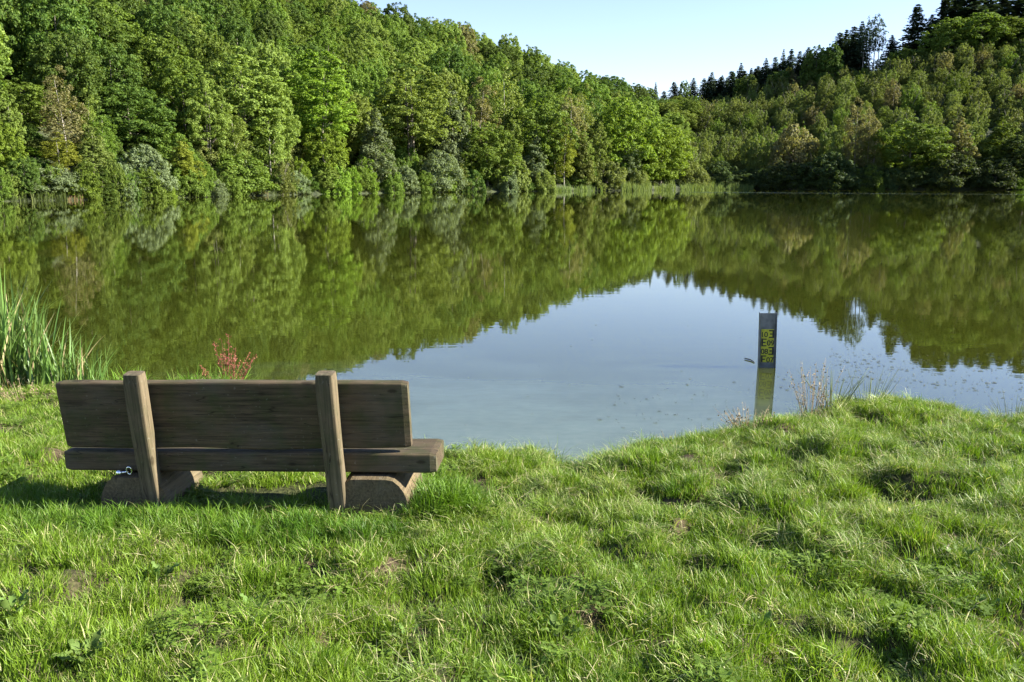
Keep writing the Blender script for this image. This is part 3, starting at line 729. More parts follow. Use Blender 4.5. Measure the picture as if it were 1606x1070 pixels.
def reed_bed(px0, px1, back0, back1, h, n, label, leaf, top_var=.6):
    r = np.random.default_rng(int(px0) + 1000); mb = MB()
    for k in range(n):
        px = r.uniform(px0, px1)
        if float(noise2(np.array(px), np.array(px0 * 3.1), 26, 51) * .7 + noise2(np.array(px), np.array(px0 * 1.7), 9, 52) * .5) + r.normal(0, .3) < (-.25 if px0 < 860 else -.6): continue
        sy = float(np.interp(px, _PX, _SY)); y = sy + r.uniform(back0, back1); x = px2s(px) * y
        hh = h * r.uniform(1 - top_var, 1) * (1 + .35 * float(noise2(np.array(px), np.array(y), 17, 53))); a = r.uniform(0, 6.283); w = r.uniform(.04, .10)
        c, s_ = math.cos(a) * w / 2, math.sin(a) * w / 2; lx, ly = r.normal(0, .12, 2) * hh
        mb.add([(x - c, y - s_, -.1), (x + c, y + s_, -.1), (x + lx + c * .8, y + ly + s_ * .8, hh * .7), (x + lx - c * .8, y + ly - s_ * .8, hh * .7), (x + 1.5 * lx, y + 1.5 * ly, hh)],
               [[0, 1, 2, 3], [3, 2, 4]])
    o = link('reed_bed', mb.mesh('reed_bed'), mat=leaf); tag(o, label, 'reeds', kind='stuff'); return o
DRYREED = leaf_mat('dry_reed', (.17, .125, .06), yellow=(.2, .14, .06))
BEDG = leaf_mat('bed_reed', (.085, .125, .036), yellow=(.16, .15, .05))
BEDP = leaf_mat('pale_bed_reed', (.120, .170, .050), yellow=(.22, .20, .07), var=.8)
reed_bed(868, 946, -4, 4, 1.5, 1000, 'strip of pale reeds along the sunlit shore below the birches', BEDP, .7)
reed_bed(975, 1060, -9, 1, 2.0, 2600, 'reed bed reaching out from the tip of the wood', BEDP, .7)
reed_bed(1068, 1182, -7, 2, 2.0, 2800, 'strip of reeds across the mouth of the inlet', BEDP, .7)
reed_bed(-60, 870, -.9, .9, 1.3, 4500, 'low sedge fringe along the waterline of the sunlit wood', BEDG)
reed_bed(98, 128, -1.5, 1, 0.7, 90, 'dry straw coloured reeds by the leaning trunk', DRYREED)
reed_bed(365, 420, -1, 1.5, 1.4, 260, 'dry reddish reeds under the leafy thicket', DRYREED)

# ---------------------------------------------------------------- bench
WD = wood_mat('weathered_wood', (.014, .011, .006), (.130, .094, .052), (.030, .046, .008), .6, 'X', .15)
WD_POST = wood_mat('post_wood', (.034, .027, .016), (.19, .145, .085), (.04, .055, .016), .45, 'Z', .15)
WD_LOG = wood_mat('log_wood', (.045, .034, .018), (.19, .14, .075), (.035, .045, .014), .3, 'Y', .15)
BA = R(4.2)
C_ = at_z(685, 712, .71)                     # rear right upper corner of the seat
bench = empty('park_bench', (C_[0], C_[1], .35), -BA)
bench.rotation_euler = (0, R(-1.0), -BA)
tag(bench, 'weathered wooden bench of thick planks on half-log feet facing the lake', 'bench')
SEAT_Z, SEAT_D, SEAT_T, LEN = .36, .30, .115, 2.16

def plank(L, D, T, seed, nL=64, wav=.006, rad=.014, low_wav=0.0, taper=(0, 0)):
    """local: x 0..-L, y 0..D, z 0..-T; rounded edges, slightly wavy sawn faces"""
    r = np.random.default_rng(seed); prof = []
    for cx, cy, a0 in ((D - rad, -rad, 0), (rad, -rad, 90), (rad, -T + rad, 180), (D - rad, -T + rad, 270)):
        for k in range(4):
            a = R(a0 + k * 30); prof.append((cx + rad * math.cos(a), cy + rad * math.sin(a)))
    # densify sides
    q = []
    for i in range(len(prof)):
        a, b = prof[i], prof[(i + 1) % len(prof)]; m = 1 if math.dist(a, b) < .03 else 4
        for j in range(m): q.append((a[0] + (b[0] - a[0]) * j / m, a[1] + (b[1] - a[1]) * j / m))
    m = len(q); V, F = [], []
    X = np.linspace(0, -L, nL)
    for i, x in enumerate(X):
        inset = .006 if i in (0, nL - 1) else 0
        for j, (y, z) in enumerate(q):
            n = wav * (.6 * math.sin(x * 3.1 + seed) + .5 * math.sin(x * 7.7 + seed * 2 + z * 9) + .25 * math.sin(x * 17 + y * 30))
            yy = D / 2 + (y - D / 2) * (1 - inset / D * 2); zz = -T / 2 + (z + T / 2) * (1 - inset / T * 2)
            if z < -T * .8: zz += low_wav * (.6 * math.sin(x * 2.3 + 1.0) + .5 * math.sin(x * 5.2 + 2) + .3 * math.sin(x * 9.1)) 
            if z > -rad * 1.5: zz += n * .5
            xx = x + (taper[0] if i == 0 else taper[1] if i == nL - 1 else 0) * (z / T)
            V.append((xx, yy + n * .35, zz))
    for i in range(nL - 1):
        for j in range(m): F.append([i * m + j, i * m + (j + 1) % m, (i + 1) * m + (j + 1) % m, (i + 1) * m + j][::-1])
    F.append(list(range(m))); F.append([(nL - 1) * m + j for j in range(m)][::-1])
    return mesh_np('plank', V, F)
seat = link('seat', plank(LEN, SEAT_D, SEAT_T, 3), bench, WD); seat.location = (0, 0, SEAT_Z)
RECL = R(7.0)
back = link('backrest', plank(2.005, .060, .398, 5, wav=.005, low_wav=.010), bench, WD)
# upper rear edge of the backrest: measured in the photograph at (640, 600)
back.location = (-.14, -.030, SEAT_Z + .412); back.rotation_euler = (RECL, 0, 0)
def post_mesh(seed):
    r = np.random.default_rng(seed); V, F = [], []; m = 16; nL = 26; w, d = .102, .085
    for i in range(nL):
        t = i / (nL - 1); z = -.12 + .972 * t
        for j in range(m):
            a = 2 * math.pi * (j + .5) / m; c, s = math.cos(a), math.sin(a); pw = .32
            x = w / 2 * math.copysign(abs(c) ** pw, c); y = d / 2 * math.copysign(abs(s) ** pw, s)
            k = 1 + .03 * math.sin(z * 7 + seed + j * .7)
            if i == nL - 1: k *= .93
            V.append((x * k + .006 * math.sin(z * 4 + seed), y * k, z + (.0 if i < nL - 1 else .004)))
    for i in range(nL - 1):
        for j in range(m): F.append([i * m + j, i * m + (j + 1) % m, (i + 1) * m + (j + 1) % m, (i + 1) * m + j])
    F.append([(nL - 1) * m + j for j in range(m)]); F.append(list(range(m))[::-1])
    return mesh_np('post', V, F)
POSTX = (-.562, -1.632)
for i, x in enumerate(POSTX):
    po = link('back_post', post_mesh(2 + i), bench, WD_POST); po.location = (x, -.012, 0)
    po.rotation_euler = (R(7.5), R(.5), 0)
def log_mesh(seed, rad=.205, L=.46, zt=.215):
    V, F = [], []; m = 30; nL = 9
    for i in range(nL):
        y = L * i / (nL - 1)
        for j in range(m):
            a = 2 * math.pi * j / m + .05; k = 1 + .025 * math.sin(3 * a + seed) + .015 * math.sin(y * 14 + a * 2)
            x, z = rad * k * math.cos(a), rad * k * math.sin(a) + .02
            if z > zt - .03: z = zt - .03 + (z - zt + .03) * .06 + .004 * math.sin(y * 30)
            e = .985 if i in (0, nL - 1) else 1
            V.append((x * e, y, z * e))
    for i in range(nL - 1):
        for j in range(m): F.append([i * m + j, i * m + (j + 1) % m, (i + 1) * m + (j + 1) % m, (i + 1) * m + j][::-1])
    c0 = len(V); V.append((0, -.002, .02)); V.append((0, L + .002, .02))
    for j in range(m): F.append([j, (j + 1) % m, c0]); F.append([(nL - 1) * m + (j + 1) % m, (nL - 1) * m + j, c0 + 1])
    return mesh_np('log', V, F)
for i, x in enumerate((-.365, -1.74)):
    lg = link('log_foot', log_mesh(i + 1), bench, WD_LOG); lg.location = (x, -.052, .040)

# shiny fitting lying on the far log foot
CH, nd, lk, p = new_mat('shiny_metal'); p.inputs['Metallic'].default_value = 1; p.inputs['Base Color'].default_value = (.88, .88, .9, 1); p.inputs['Roughness'].default_value = .22
fit_p = bench.matrix_basis @ Vector((-1.80, -.030, .228))
fit = empty('metal_fitting', fit_p, 0)
fit.scale = (.9, .9, .9)
tag(fit, 'small shiny silver fitting with a round head and a ring lying under the bench', 'metal fitting')
bm = bmesh.new(); bmesh.ops.create_uvsphere(bm, u_segments=20, v_segments=14, radius=.021)
me = bpy.data.meshes.new('head'); bm.to_mesh(me); bm.free(); me.polygons.foreach_set('use_smooth', [True] * len(me.polygons))
h_ = link('head', me, fit, CH); h_.location = (-.022, 0, .021)
mb = MB(); mb.tube([(-.005, 0, .022), (.012, 0, .024), (.026, 0, .028)], [.011, .007, .006], 10); link('stem', mb.mesh('stem', True), fit, CH)
mb = MB(); mb.tube([(.042 + .016 * math.cos(a), -.004 * math.sin(a), .034 + .025 * math.sin(a)) for a in np.linspace(0, 2 * math.pi, 25)], [.0055] * 25, 8, False); link('ring', mb.mesh('ring', True), fit, CH)

# ---------------------------------------------------------------- water level gauge
gp = at_z(1202.5, 577, 0)
gauge = empty('water_gauge', (gp[0], gp[1], 0), R(2))
gauge.rotation_euler = (R(-1), R(-1.2), R(-8))
tag(gauge, 'steel water level gauge with yellow and black scale standing in the lake', 'water gauge')
ST, nd, lk, p = new_mat('gauge_steel'); p.inputs['Metallic'].default_value = .55; p.inputs['Roughness'].default_value = .42
tc = N(nd, 'ShaderNodeTexCoord'); nz = N(nd, 'ShaderNodeTexNoise'); nz.inputs['Scale'].default_value = 9; nz.inputs['Detail'].default_value = 6; lk.new(tc.outputs['Object'], nz.inputs[0])
rp = ramp(nd, [(.35, (.10, .11, .12)), (.7, (.24, .25, .26))]); lk.new(nz.outputs[0], rp.inputs[0]); lk.new(rp.outputs[0], p.inputs['Base Color'])
W2 = .092; GT = .66
mb = MB(); mb.box((-W2, 0, -.7), (W2, .008, GT)); link('back_plate', mb.mesh('back_plate'), gauge, ST)
mb = MB(); mb.box((-W2 - .007, -.034, -.7), (-W2 - .0005, .06, GT + .004)); link('flange', mb.mesh('flange'), gauge, ST)
mb = MB(); mb.box((W2 + .0005, -.034, -.7), (W2 + .007, .06, GT + .004)); link('flange', mb.mesh('flange'), gauge, ST)
YEL, nd, lk, p = new_mat('gauge_yellow'); p.inputs['Roughness'].default_value = .4
tc = N(nd, 'ShaderNodeTexCoord'); nz = N(nd, 'ShaderNodeTexNoise'); nz.inputs['Scale'].default_value = 22; nz.inputs['Detail'].default_value = 6; lk.new(tc.outputs['Object'], nz.inputs[0])
rp = ramp(nd, [(.3, (.34, .32, .02)), (.55, (.50, .47, .03))]); lk.new(nz.outputs[0], rp.inputs[0]); lk.new(rp.outputs[0], p.inputs['Base Color'])
BLK, nd, lk, p = new_mat('gauge_black'); p.inputs['Base Color'].default_value = (.012, .012, .012, 1); p.inputs['Roughness'].default_value = .45
PW = .072; ZT = .468; RH = .102
mb = MB(); mb.box((-PW - .004, -.008, .068), (PW, -.002, ZT)); sp_ = link('scale_plate', mb.mesh('scale_plate'), gauge, YEL)
marks = MB()
for row in range(4):
    z1 = ZT - .006 - row * RH; z0 = z1 - RH
    sgn = 1 if row % 2 == 0 else -1        # marks on this side, figures on the other
    lim = .07
    x_out, x_in = sgn * PW, sgn * .012
    def bar(xa, xb, za, zb):
        za = max(za, .07)
        if zb - za < .002: return
        marks.box((min(xa, xb), -.0105, za), (max(xa, xb), -.0085, zb))
    bar(x_out, sgn * (PW - .019), z0 + .004, z1 - .002)
    for k in range(3):
        zz = z1 - .004 - k * (RH - .022) / 2
        bar(sgn * (PW - .0191), x_in + sgn * (.012 if k == 1 else 0), zz - .014, zz)
link('scale_mark', marks.mesh('scale_mark'), gauge, BLK)['kind'] = 'stuff'
for row, txt in enumerate(('10', '09', '08', '07')):
    sgn = 1 if row % 2 == 0 else -1
    z1 = ZT - .006 - row * RH
    cu = bpy.data.curves.new('figures', 'FONT'); cu.body = txt; cu.size = .09; cu.extrude = .0008; cu.space_character = .95; cu.offset = .0012
    to = bpy.data.objects.new('tmp', cu); COL.objects.link(to)
    dg = bpy.context.evaluated_depsgraph_get(); dg.update()
    me = bpy.data.meshes.new_from_object(to.evaluated_get(dg)); bpy.data.objects.remove(to)
    me.materials.clear()
    co = np.array([v.co for v in me.vertices]); cx = (co[:, 0].min() + co[:, 0].max()) / 2
    o = link('figure', me, gauge, BLK); o.rotation_euler = (R(90), 0, 0)
    o.location = (-sgn * .034 - cx, -.0095, z1 - .088)
    o['label'] = 'figures ' + txt

# ---------------------------------------------------------------- grass
def tuft(name, n, h, w, spread, bend, seed, mat, upright=.0, segs=3, comb=0.0, lay=0.0):
    r = np.random.default_rng(seed); V, F = [], []
    for k in range(n):
        a = r.uniform(0, 6.283); q = spread * r.uniform() ** .5
        bx, by = q * math.cos(a), q * math.sin(a)
        da = a + r.normal(0, 1.3); hh = h * r.uniform(.45, 1.05); bd = bend * r.uniform(.3, 1.3) * hh
        dx, dy = math.cos(da) * bd + comb * hh * .5, math.sin(da) * bd - comb * hh * .35
        tw = da + math.pi / 2 + r.normal(0, .7); ww = w * r.uniform(.7, 1.3) / 2
        n0 = len(V)
        for i in range(segs + 1):
            t = i / segs; c = (bx + dx * t ** 1.8, by + dy * t ** 1.8, -.015 + hh * (t - lay * t ** 2.6 * .75))
            if i == segs: V.append(c)
            else:
                k_ = ww * (1 - .55 * t ** 1.5)
                V.append((c[0] - math.cos(tw) * k_, c[1] - math.sin(tw) * k_, c[2])); V.append((c[0] + math.cos(tw) * k_, c[1] + math.sin(tw) * k_, c[2]))
        for i in range(segs - 1): b = n0 + 2 * i; F.append([b, b + 1, b + 3, b + 2])
        b = n0 + 2 * (segs - 1); F.append([b, b + 1, b + 2])
    me = mesh_np(name, V, F); me.materials.append(mat); return me

def grass_mat(name, c1, c2, dry, dry_amt, trans=.30, rough=.5):
    m, nd, lk, p = new_mat(name)
    geo = N(nd, 'ShaderNodeNewGeometry'); oi = N(nd, 'ShaderNodeObjectInfo')
    isl = geo.outputs['Random Per Island']
    nz = N(nd, 'ShaderNodeTexNoise'); nz.inputs['Scale'].default_value = 1.1; nz.inputs['Detail'].default_value = 4
    lk.new(oi.outputs['Location'], nz.inputs[0])
    patch = ramp(nd, [(.36, (0, 0, 0)), (.64, (1, 1, 1))]); lk.new(nz.outputs[0], patch.inputs[0])
    f = math_n(nd, lk, 'ADD', math_n(nd, lk, 'MULTIPLY', isl, .5), math_n(nd, lk, 'MULTIPLY', patch.outputs[0], .5))
    c = mix(nd, lk, f, c1, c2)
    d = math_n(nd, lk, 'GREATER_THAN', math_n(nd, lk, 'FRACT', math_n(nd, lk, 'MULTIPLY', isl, 37.3)), 1 - dry_amt)
    c = mix(nd, lk, math_n(nd, lk, 'MULTIPLY', d, .85), c, dry)
    hs = N(nd, 'ShaderNodeHueSaturation'); lk.new(c, hs.inputs['Color'])
    lk.new(math_n(nd, lk, 'ADD', math_n(nd, lk, 'MULTIPLY', oi.outputs['Random'], .45), .78), hs.inputs['Value'])
    lk.new(hs.outputs[0], p.inputs['Base Color']); p.inputs['Roughness'].default_value = rough; p.inputs['Specular IOR Level'].default_value = .3
    tr = N(nd, 'ShaderNodeBsdfTranslucent'); lk.new(mix(nd, lk, 1.0, hs.outputs[0], (1.2, 1.3, .5), 'MULTIPLY'), tr.inputs[0])
    ms = N(nd, 'ShaderNodeMixShader'); ms.inputs[0].default_value = trans
    lk.new(p.outputs[0], ms.inputs[1]); lk.new(tr.outputs[0], ms.inputs[2]); lk.new(ms.outputs[0], nd['Material Output'].inputs['Surface'])
    return m
G_LAWN = grass_mat('lawn_grass', (.086, .160, .012), (.172, .258, .020), (.40, .37, .17), .12)
G_LONG = grass_mat('long_grass', (.110, .185, .022), (.200, .262, .046), (.46, .42, .23), .24)
G_LUSH = grass_mat('lush_grass', (.055, .132, .010), (.125, .210, .016), (.26, .26, .1), .04)
G_DRY = grass_mat('thatch', (.26, .23, .10), (.36, .31, .16), (.42, .36, .2), .3, .2)
G_CLOV = grass_mat('clover_leaf', (.085, .150, .016), (.145, .215, .028), (.2, .2, .06), .04, .4, .65)

def clover(name, n, seed):
    r = np.random.default_rng(seed); V, F = [], []
    for k in range(n):
        a, q = r.uniform(0, 6.283), .07 * r.uniform() ** .5; h = r.uniform(.025, .065); c = np.array([q * math.cos(a), q * math.sin(a), h])
        R0 = r.uniform(.009, .017); tl = r.normal(0, .3, 2)
        for j in range(3):
            g = a + j * 2.094; d = np.array([math.cos(g), math.sin(g), tl[0] * math.cos(g) + tl[1] * math.sin(g)]); e = np.array([-math.sin(g), math.cos(g), 0])
            n0 = len(V); V += [c, c + d * R0 * .6 + e * R0 * .5, c + d * R0 * 1.15, c + d * R0 * .6 - e * R0 * .5]; F.append([n0, n0 + 1, n0 + 2, n0 + 3])
        n0 = len(V); V += [(c[0] - .001, c[1], -.01), (c[0] + .001, c[1], -.01), c]; F.append([n0, n0 + 1, n0 + 2])
    me = mesh_np(name, V, F); me.materials.append(G_CLOV); return me

src = bpy.data.collections.new('grass_tufts')
def src_add(me):
    o = bpy.data.objects.new(me.name, me); src.objects.link(o)
for i in range(3): src_add(tuft(f't0{i}_lawn', 54, .070, .0039, .085, .6, 200 + i, G_LAWN, segs=2))
for i in range(3): src_add(tuft(f't1{i}_medium', 52, .115, .0040, .07, .8, 210 + i, G_LAWN, lay=.35))
for i in range(3): src_add(tuft(f't2{i}_long', 64, .23, .0034, .06, .85, 220 + i, G_LONG, lay=.75, comb=.15))
for i in range(2): src_add(tuft(f't3{i}_lush', 60, .26, .0045, .06, .5, 230 + i, G_LUSH, lay=.45, segs=4))
for i in range(2): src_add(clover(f't4{i}_clover', 30, 240 + i))
for i in range(2): src_add(tuft(f't5{i}_thatch', 26, .09, .0026, .10, 1.5, 250 + i, G_DRY, lay=1.15))
# index by sorted name: lawn 0-2, medium 3-5, long 6-8, lush 9-10, clover 11-12

def scatter(n, seed):
    r = np.random.default_rng(seed)
    y = r.uniform(1.9, 8.9, n); x = r.uniform(-1, 1, n) * (.64 * y + 1.5)
    return x, y, r
BARE = [at_z(470, 770, .36), at_z(670, 864, .42), at_z(440, 872, .42), at_z(175, 893, .45), at_z(1330, 945, .5), at_z(930, 775, .4)]
BARE_R = [(.5, .14), (.17, .07), (.12, .06), (.10, .04), (.05, .03), (.05, .03)]
def bare(x, y):
    m = np.zeros_like(x)
    for (b, (rx, ry)) in zip(BARE, BARE_R):
        m = np.maximum(m, np.clip(1.6 - np.sqrt(((x - b[0]) / rx) ** 2 + ((y - b[1]) / ry) ** 2) * 1.1, 0, 1))
    return m
def hollow(x, y):
    m = np.zeros_like(x)
    for hx, hy, hr, hd in HOLLOW: m = np.maximum(m, np.exp(-(((x - hx) / (hr * 1.2)) ** 2 + ((y - hy) / (hr * .8)) ** 2)) * hd * 12)
    return np.clip(m, 0, 1)
PT, RT, SCL, IDX = [], [], [], []
def emit(x, y, idx, sc, r, tilt=.15):
    z = bank_z(x, y); n = len(x)
    PT.append(np.stack([x, y, z], 1)); RT.append(np.stack([r.normal(0, tilt, n), r.normal(0, tilt, n), r.uniform(0, 6.283, n)], 1)); SCL.append(sc); IDX.append(idx)
def on_land(x, y, m=.0): return (y < shore_y(x) - m)
# wild zone: long tussocky grass from the bank to the middle of the slope, short turf nearer the camera
def wild(x, y):
    w = ss((y - 3.7 - .35 * noise2(x, y, 2.2, 21)) / 1.3) * ss((x + .9) / .9)
    return np.clip(w + .45 * np.clip(noise2(x, y, .9, 22), 0, 1), 0, 1)
x, y, r = scatter(30000, 1)
d = noise2(x, y, .55, 31) * .7 + noise2(x, y, .25, 36) * .6
keep = on_land(x, y, .03) & (r.uniform(size=len(x)) > bare(x, y) * .96) & (r.uniform(size=len(x)) < .66 + .45 * d) & (r.uniform(size=len(x)) > hollow(x, y) * .75)
x, y, d = x[keep], y[keep], d[keep]
emit(x, y, r.integers(0, 3, len(x)), .82 + .45 * np.clip(d, -1, 1) + r.uniform(-.2, .3, len(x)), r)
x, y, r = scatter(13000, 2)
d = noise2(x, y, .4, 32) * .7 + noise2(x, y, .2, 37) * .6; keep = on_land(x, y, .02) & (bare(x, y) < .3) & (hollow(x, y) < .45) & (r.uniform(size=len(x)) < .42 + .55 * d)
x, y, d = x[keep], y[keep], d[keep]
emit(x, y, r.integers(3, 6, len(x)), .75 + .3 * np.clip(d, -1, 1) + r.uniform(-.15, .3, len(x)), r, .2)
x, y, r = scatter(11000, 3)
d = noise2(x, y, .33, 33) * .8 + noise2(x, y, .18, 38) * .6; keep = on_land(x, y, .0) & (hollow(x, y) < .4) & (bare(x, y) < .15) & (r.uniform(size=len(x)) < wild(x, y) * (.5 + .6 * d))
x, y, d = x[keep], y[keep], d[keep]
emit(x, y, r.integers(6, 9, len(x)), .6 + .22 * np.clip(d, -1, 1) + r.uniform(-.12, .25, len(x)), r, .22)
x, y, r = scatter(3000, 6)
keep = on_land(x, y, .05) & (r.uniform(size=len(x)) < .45 + .5 * noise2(x, y, .6, 44)); x, y = x[keep], y[keep]
emit(x, y, r.integers(13, 15, len(x)), r.uniform(.6, 1.3, len(x)), r, .3)
# a fringe of longer grass along the water
x = r.uniform(-6.5, 6.5, 1500); y = shore_y(x) - np.abs(r.normal(0, .16, 1500)) + .03
emit(x, y, np.where(r.uniform(size=1500) < .5, r.integers(6, 9, 1500), r.integers(3, 6, 1500)), r.uniform(.55, 1.0, 1500), r, .25)
x = r.normal(-2.95, .42, 170); y = shore_y(x) - np.abs(r.normal(0, .2, 170))
emit(x, y, np.where(r.uniform(size=170) < .5, r.integers(6, 9, 170), r.integers(9, 11, 170)), r.uniform(.9, 1.7, 170), r, .2)
x = r.uniform(-.75, 3.9, 420); y = shore_y(x) - np.abs(r.normal(.02, .12, 420)); k = noise2(x, y, .5, 41) > -.1; x, y = x[k], y[k]
emit(x, y, r.integers(6, 9, len(x)), r.uniform(.6, 1.15, len(x)), r, .25)
# uncut lush grass round the bench feet
cen = [(bench.matrix_basis @ Vector(v), sx, sy, n) for v, sx, sy, n in (((.06, .13, 0), .13, .15, 85), ((-.5, -.36, 0), .3, .07, 50), ((-1.2, -.34, 0), .6, .10, 110), ((-2.1, -.1, 0), .25, .2, 60), ((-1.8, -.30, 0), .3, .06, 80))]
for c, sx, sy, n in cen:
    x = c.x + r.normal(0, sx, n); y = c.y + r.normal(0, sy, n)
    k = on_land(x, y); x, y = x[k], y[k]
    emit(x, y, r.integers(9, 11, len(x)), r.uniform(.4, .85, len(x)) * (1.35 if n == 85 else 1), r, .18)
# some lush tussocks elsewhere
for k in range(46):
    cx, cy = r.uniform(-5, 6), r.uniform(2.6, 7.6)
    if cy > shore_y(cx) - .1 or (abs(cx) > .62 * cy + 1) or bare(np.array([cx]), np.array([cy]))[0] > .1: continue
    n = r.integers(3, 9); x = cx + r.normal(0, .09, n); y = cy + r.normal(0, .08, n); k2 = on_land(x, y); x, y = x[k2], y[k2]
    emit(x, y, r.integers(9, 11, len(x)), r.uniform(.3, .65, len(x)), r, .25)
x, y, r = scatter(4200, 4)
keep = on_land(x, y, .4) & (r.uniform(size=len(x)) < np.clip(.25 + .9 * noise2(x, y, .8, 35), 0, 1) * (1 - wild(x, y)) ) & (bare(x, y) < .5)
x, y = x[keep], y[keep]
emit(x, y, r.integers(11, 13, len(x)), r.uniform(.7, 1.3, len(x)), r, .1)
PT, RT, SCL, IDX = np.concatenate(PT), np.concatenate(RT), np.concatenate(SCL), np.concatenate(IDX)
print('grass tufts', len(PT))
gm = bpy.data.meshes.new('grass'); gm.vertices.add(len(PT)); gm.vertices.foreach_set('co', PT.astype(np.float32).ravel())
a_ = gm.attributes.new('rot', 'FLOAT_VECTOR', 'POINT'); a_.data.foreach_set('vector', RT.astype(np.float32).ravel())
a_ = gm.attributes.new('sc', 'FLOAT', 'POINT'); a_.data.foreach_set('value', SCL.astype(np.float32))
a_ = gm.attributes.new('idx', 'INT', 'POINT'); a_.data.foreach_set('value', IDX.astype(np.int32))
grass = link('grass', gm); tag(grass, 'sunlit tussocky grass covering the bank', 'grass', kind='stuff')
def scatter_nodes(obj, coll):
    ng = bpy.data.node_groups.new('scatter', 'GeometryNodeTree')
    ng.interface.new_socket('Geometry', in_out='INPUT', socket_type='NodeSocketGeometry'); ng.interface.new_socket('Geometry', in_out='OUTPUT', socket_type='NodeSocketGeometry')
    gi, go = ng.nodes.new('NodeGroupInput'), ng.nodes.new('NodeGroupOutput')
    iop = ng.nodes.new('GeometryNodeInstanceOnPoints'); ci = ng.nodes.new('GeometryNodeCollectionInfo')
    ci.inputs['Collection'].default_value = coll; ci.inputs['Separate Children'].default_value = True; ci.inputs['Reset Children'].default_value = True
    def attr(nm, dt):
        n = ng.nodes.new('GeometryNodeInputNamedAttribute'); n.data_type = dt; n.inputs[0].default_value = nm; return n.outputs[0]
    ng.links.new(gi.outputs[0], iop.inputs['Points']); ng.links.new(ci.outputs[0], iop.inputs['Instance']); iop.inputs['Pick Instance'].default_value = True
    ng.links.new(attr('idx', 'INT'), iop.inputs['Instance Index'])
    e2r = ng.nodes.new('FunctionNodeEulerToRotation'); ng.links.new(attr('rot', 'FLOAT_VECTOR'), e2r.inputs[0]); ng.links.new(e2r.outputs[0], iop.inputs['Rotation'])
    ng.links.new(attr('sc', 'FLOAT'), iop.inputs['Scale']); ng.links.new(iop.outputs[0], go.inputs[0])
    md = obj.modifiers.new('scatter', 'NODES'); md.node_group = ng
scatter_nodes(grass, src)
for o, c in SCRUB: scatter_nodes(o, c)

# ---------------------------------------------------------------- small plants on the bank
DRY = leaf_mat('dry_stem', (.26, .20, .12), yellow=(.34, .24, .12), trans=.1)
RED = leaf_mat('red_seed', (.20, .058, .048), yellow=(.24, .14, .08), trans=.2)
RUSH = leaf_mat('rush_stem', (.10, .13, .05), yellow=(.26, .22, .1), trans=.1)
def bz(x, y): return float(bank_z(np.array(x), np.array(y)))
# red seeding weed behind the bench
pw = at_z(357, 600, .22); root = empty('red_weed', (pw[0], pw[1], bz(pw[0], pw[1])))
tag(root, 'bushy weed with red seed heads rising behind the bench', 'weed')
r = np.random.default_rng(77)
for k in range(15):
    a = r.uniform(0, 6.283); L = r.uniform(.42, .74); sp = r.uniform(.03, .3)
    pts_ = [np.array([0.03 * math.cos(a), .03 * math.sin(a), 0]) + np.array([math.cos(a) * sp * t ** 1.4, math.sin(a) * sp * t ** 1.4, L * t]) for t in np.linspace(0, 1, 6)]
    mb = MB(); mb.tube(pts_, [.0035, .003, .003, .0025, .002, .0015], 5); st = link('stem', mb.mesh('stem', True), root, RED)
    P = []; Q = []
    for j in range(64):
        t = r.uniform(.35, 1.0); i0 = min(4, int(t * 5)); c = pts_[i0] + (pts_[i0 + 1] - pts_[i0]) * (t * 5 - i0); P.append(c + r.normal(0, .012, 3)); Q.append(r.normal(size=3))
    V = cards(np.array(P), norm(np.array(Q)), .015, r); link('seed_head', mesh_np('seed_head', V, np.arange(len(V)).reshape(-1, 4)), st, RED)['kind'] = 'stuff'
for k in range(40):
    mb = MB(); blade_leaf(mb, (r.normal(-.1, .25), r.normal(0, .08), 0), r.uniform(.2, .48), .010, r.uniform(0, 6.28), r.uniform(.03, .15), r); link('leaf', mb.mesh('leaf', True), root, G_LONG)
# dry twiggy stalks and rushes beyond the bank
def stalks(name, px, py, n, h, spread, mat, label, cat, leaves=0, seed=0, bend=.12, rad=.0022):
    p0 = at_z(px, py, .30); r = np.random.default_rng(seed + 300); root = tag(empty(name, (p0[0], p0[1], bz(p0[0], p0[1]))), label, cat)
    for k in range(n):
        a = r.uniform(0, 6.283); L = h * r.uniform(.5, 1); q = spread * r.uniform() ** .5; sp = L * r.uniform(0, 1) * bend * 3
        pts_ = [np.array([q * math.cos(a), q * .5 * math.sin(a), -.03]) + np.array([math.cos(a) * sp * t ** 1.3, math.sin(a) * .6 * sp * t ** 1.3, L * t]) for t in np.linspace(0, 1, 5)]
        mb = MB(); mb.tube(pts_, [rad, rad, rad * .9, rad * .7, rad * .3], 4); st = link('stem', mb.mesh('stem', True), root, mat)
        if leaves:
            P = [pts_[2] + (pts_[4] - pts_[2]) * r.uniform() + r.normal(0, .008, 3) for j in range(leaves)]
            V = cards(np.array(P), norm(r.normal(size=(leaves, 3))), .013, r); link('seed_head', mesh_np('seed_head', V, np.arange(len(V)).reshape(-1, 4)), st, mat)['kind'] = 'stuff'
    return root
stalks('dry_weed', 1272, 648, 30, .55, .09, DRY, 'dry twiggy weed with upright reddish stems at the water edge beside the gauge', 'weed', 7, 1, .16, .0019)
stalks('rush_clump', 1305, 642, 34, .38, .12, RUSH, 'spreading rush clump beside the dry twiggy weed', 'rushes', 0, 2, .3)
stalks('rush_clump', 1362, 636, 24, .44, .10, RUSH, 'taller thin rush clump between the spreading rushes and the grassy mound', 'rushes', 0, 3, .22)
stalks('dead_weed', 1178, 668, 34, .28, .12, DRY, 'low brown dead weed on the bank in front of the gauge', 'weed', 6, 4, .3)
stalks('dead_weed', 1075, 682, 16, .2, .2, DRY, 'sparse dry stems poking out of the grass near the shallow water', 'weed', 2, 5, .3)
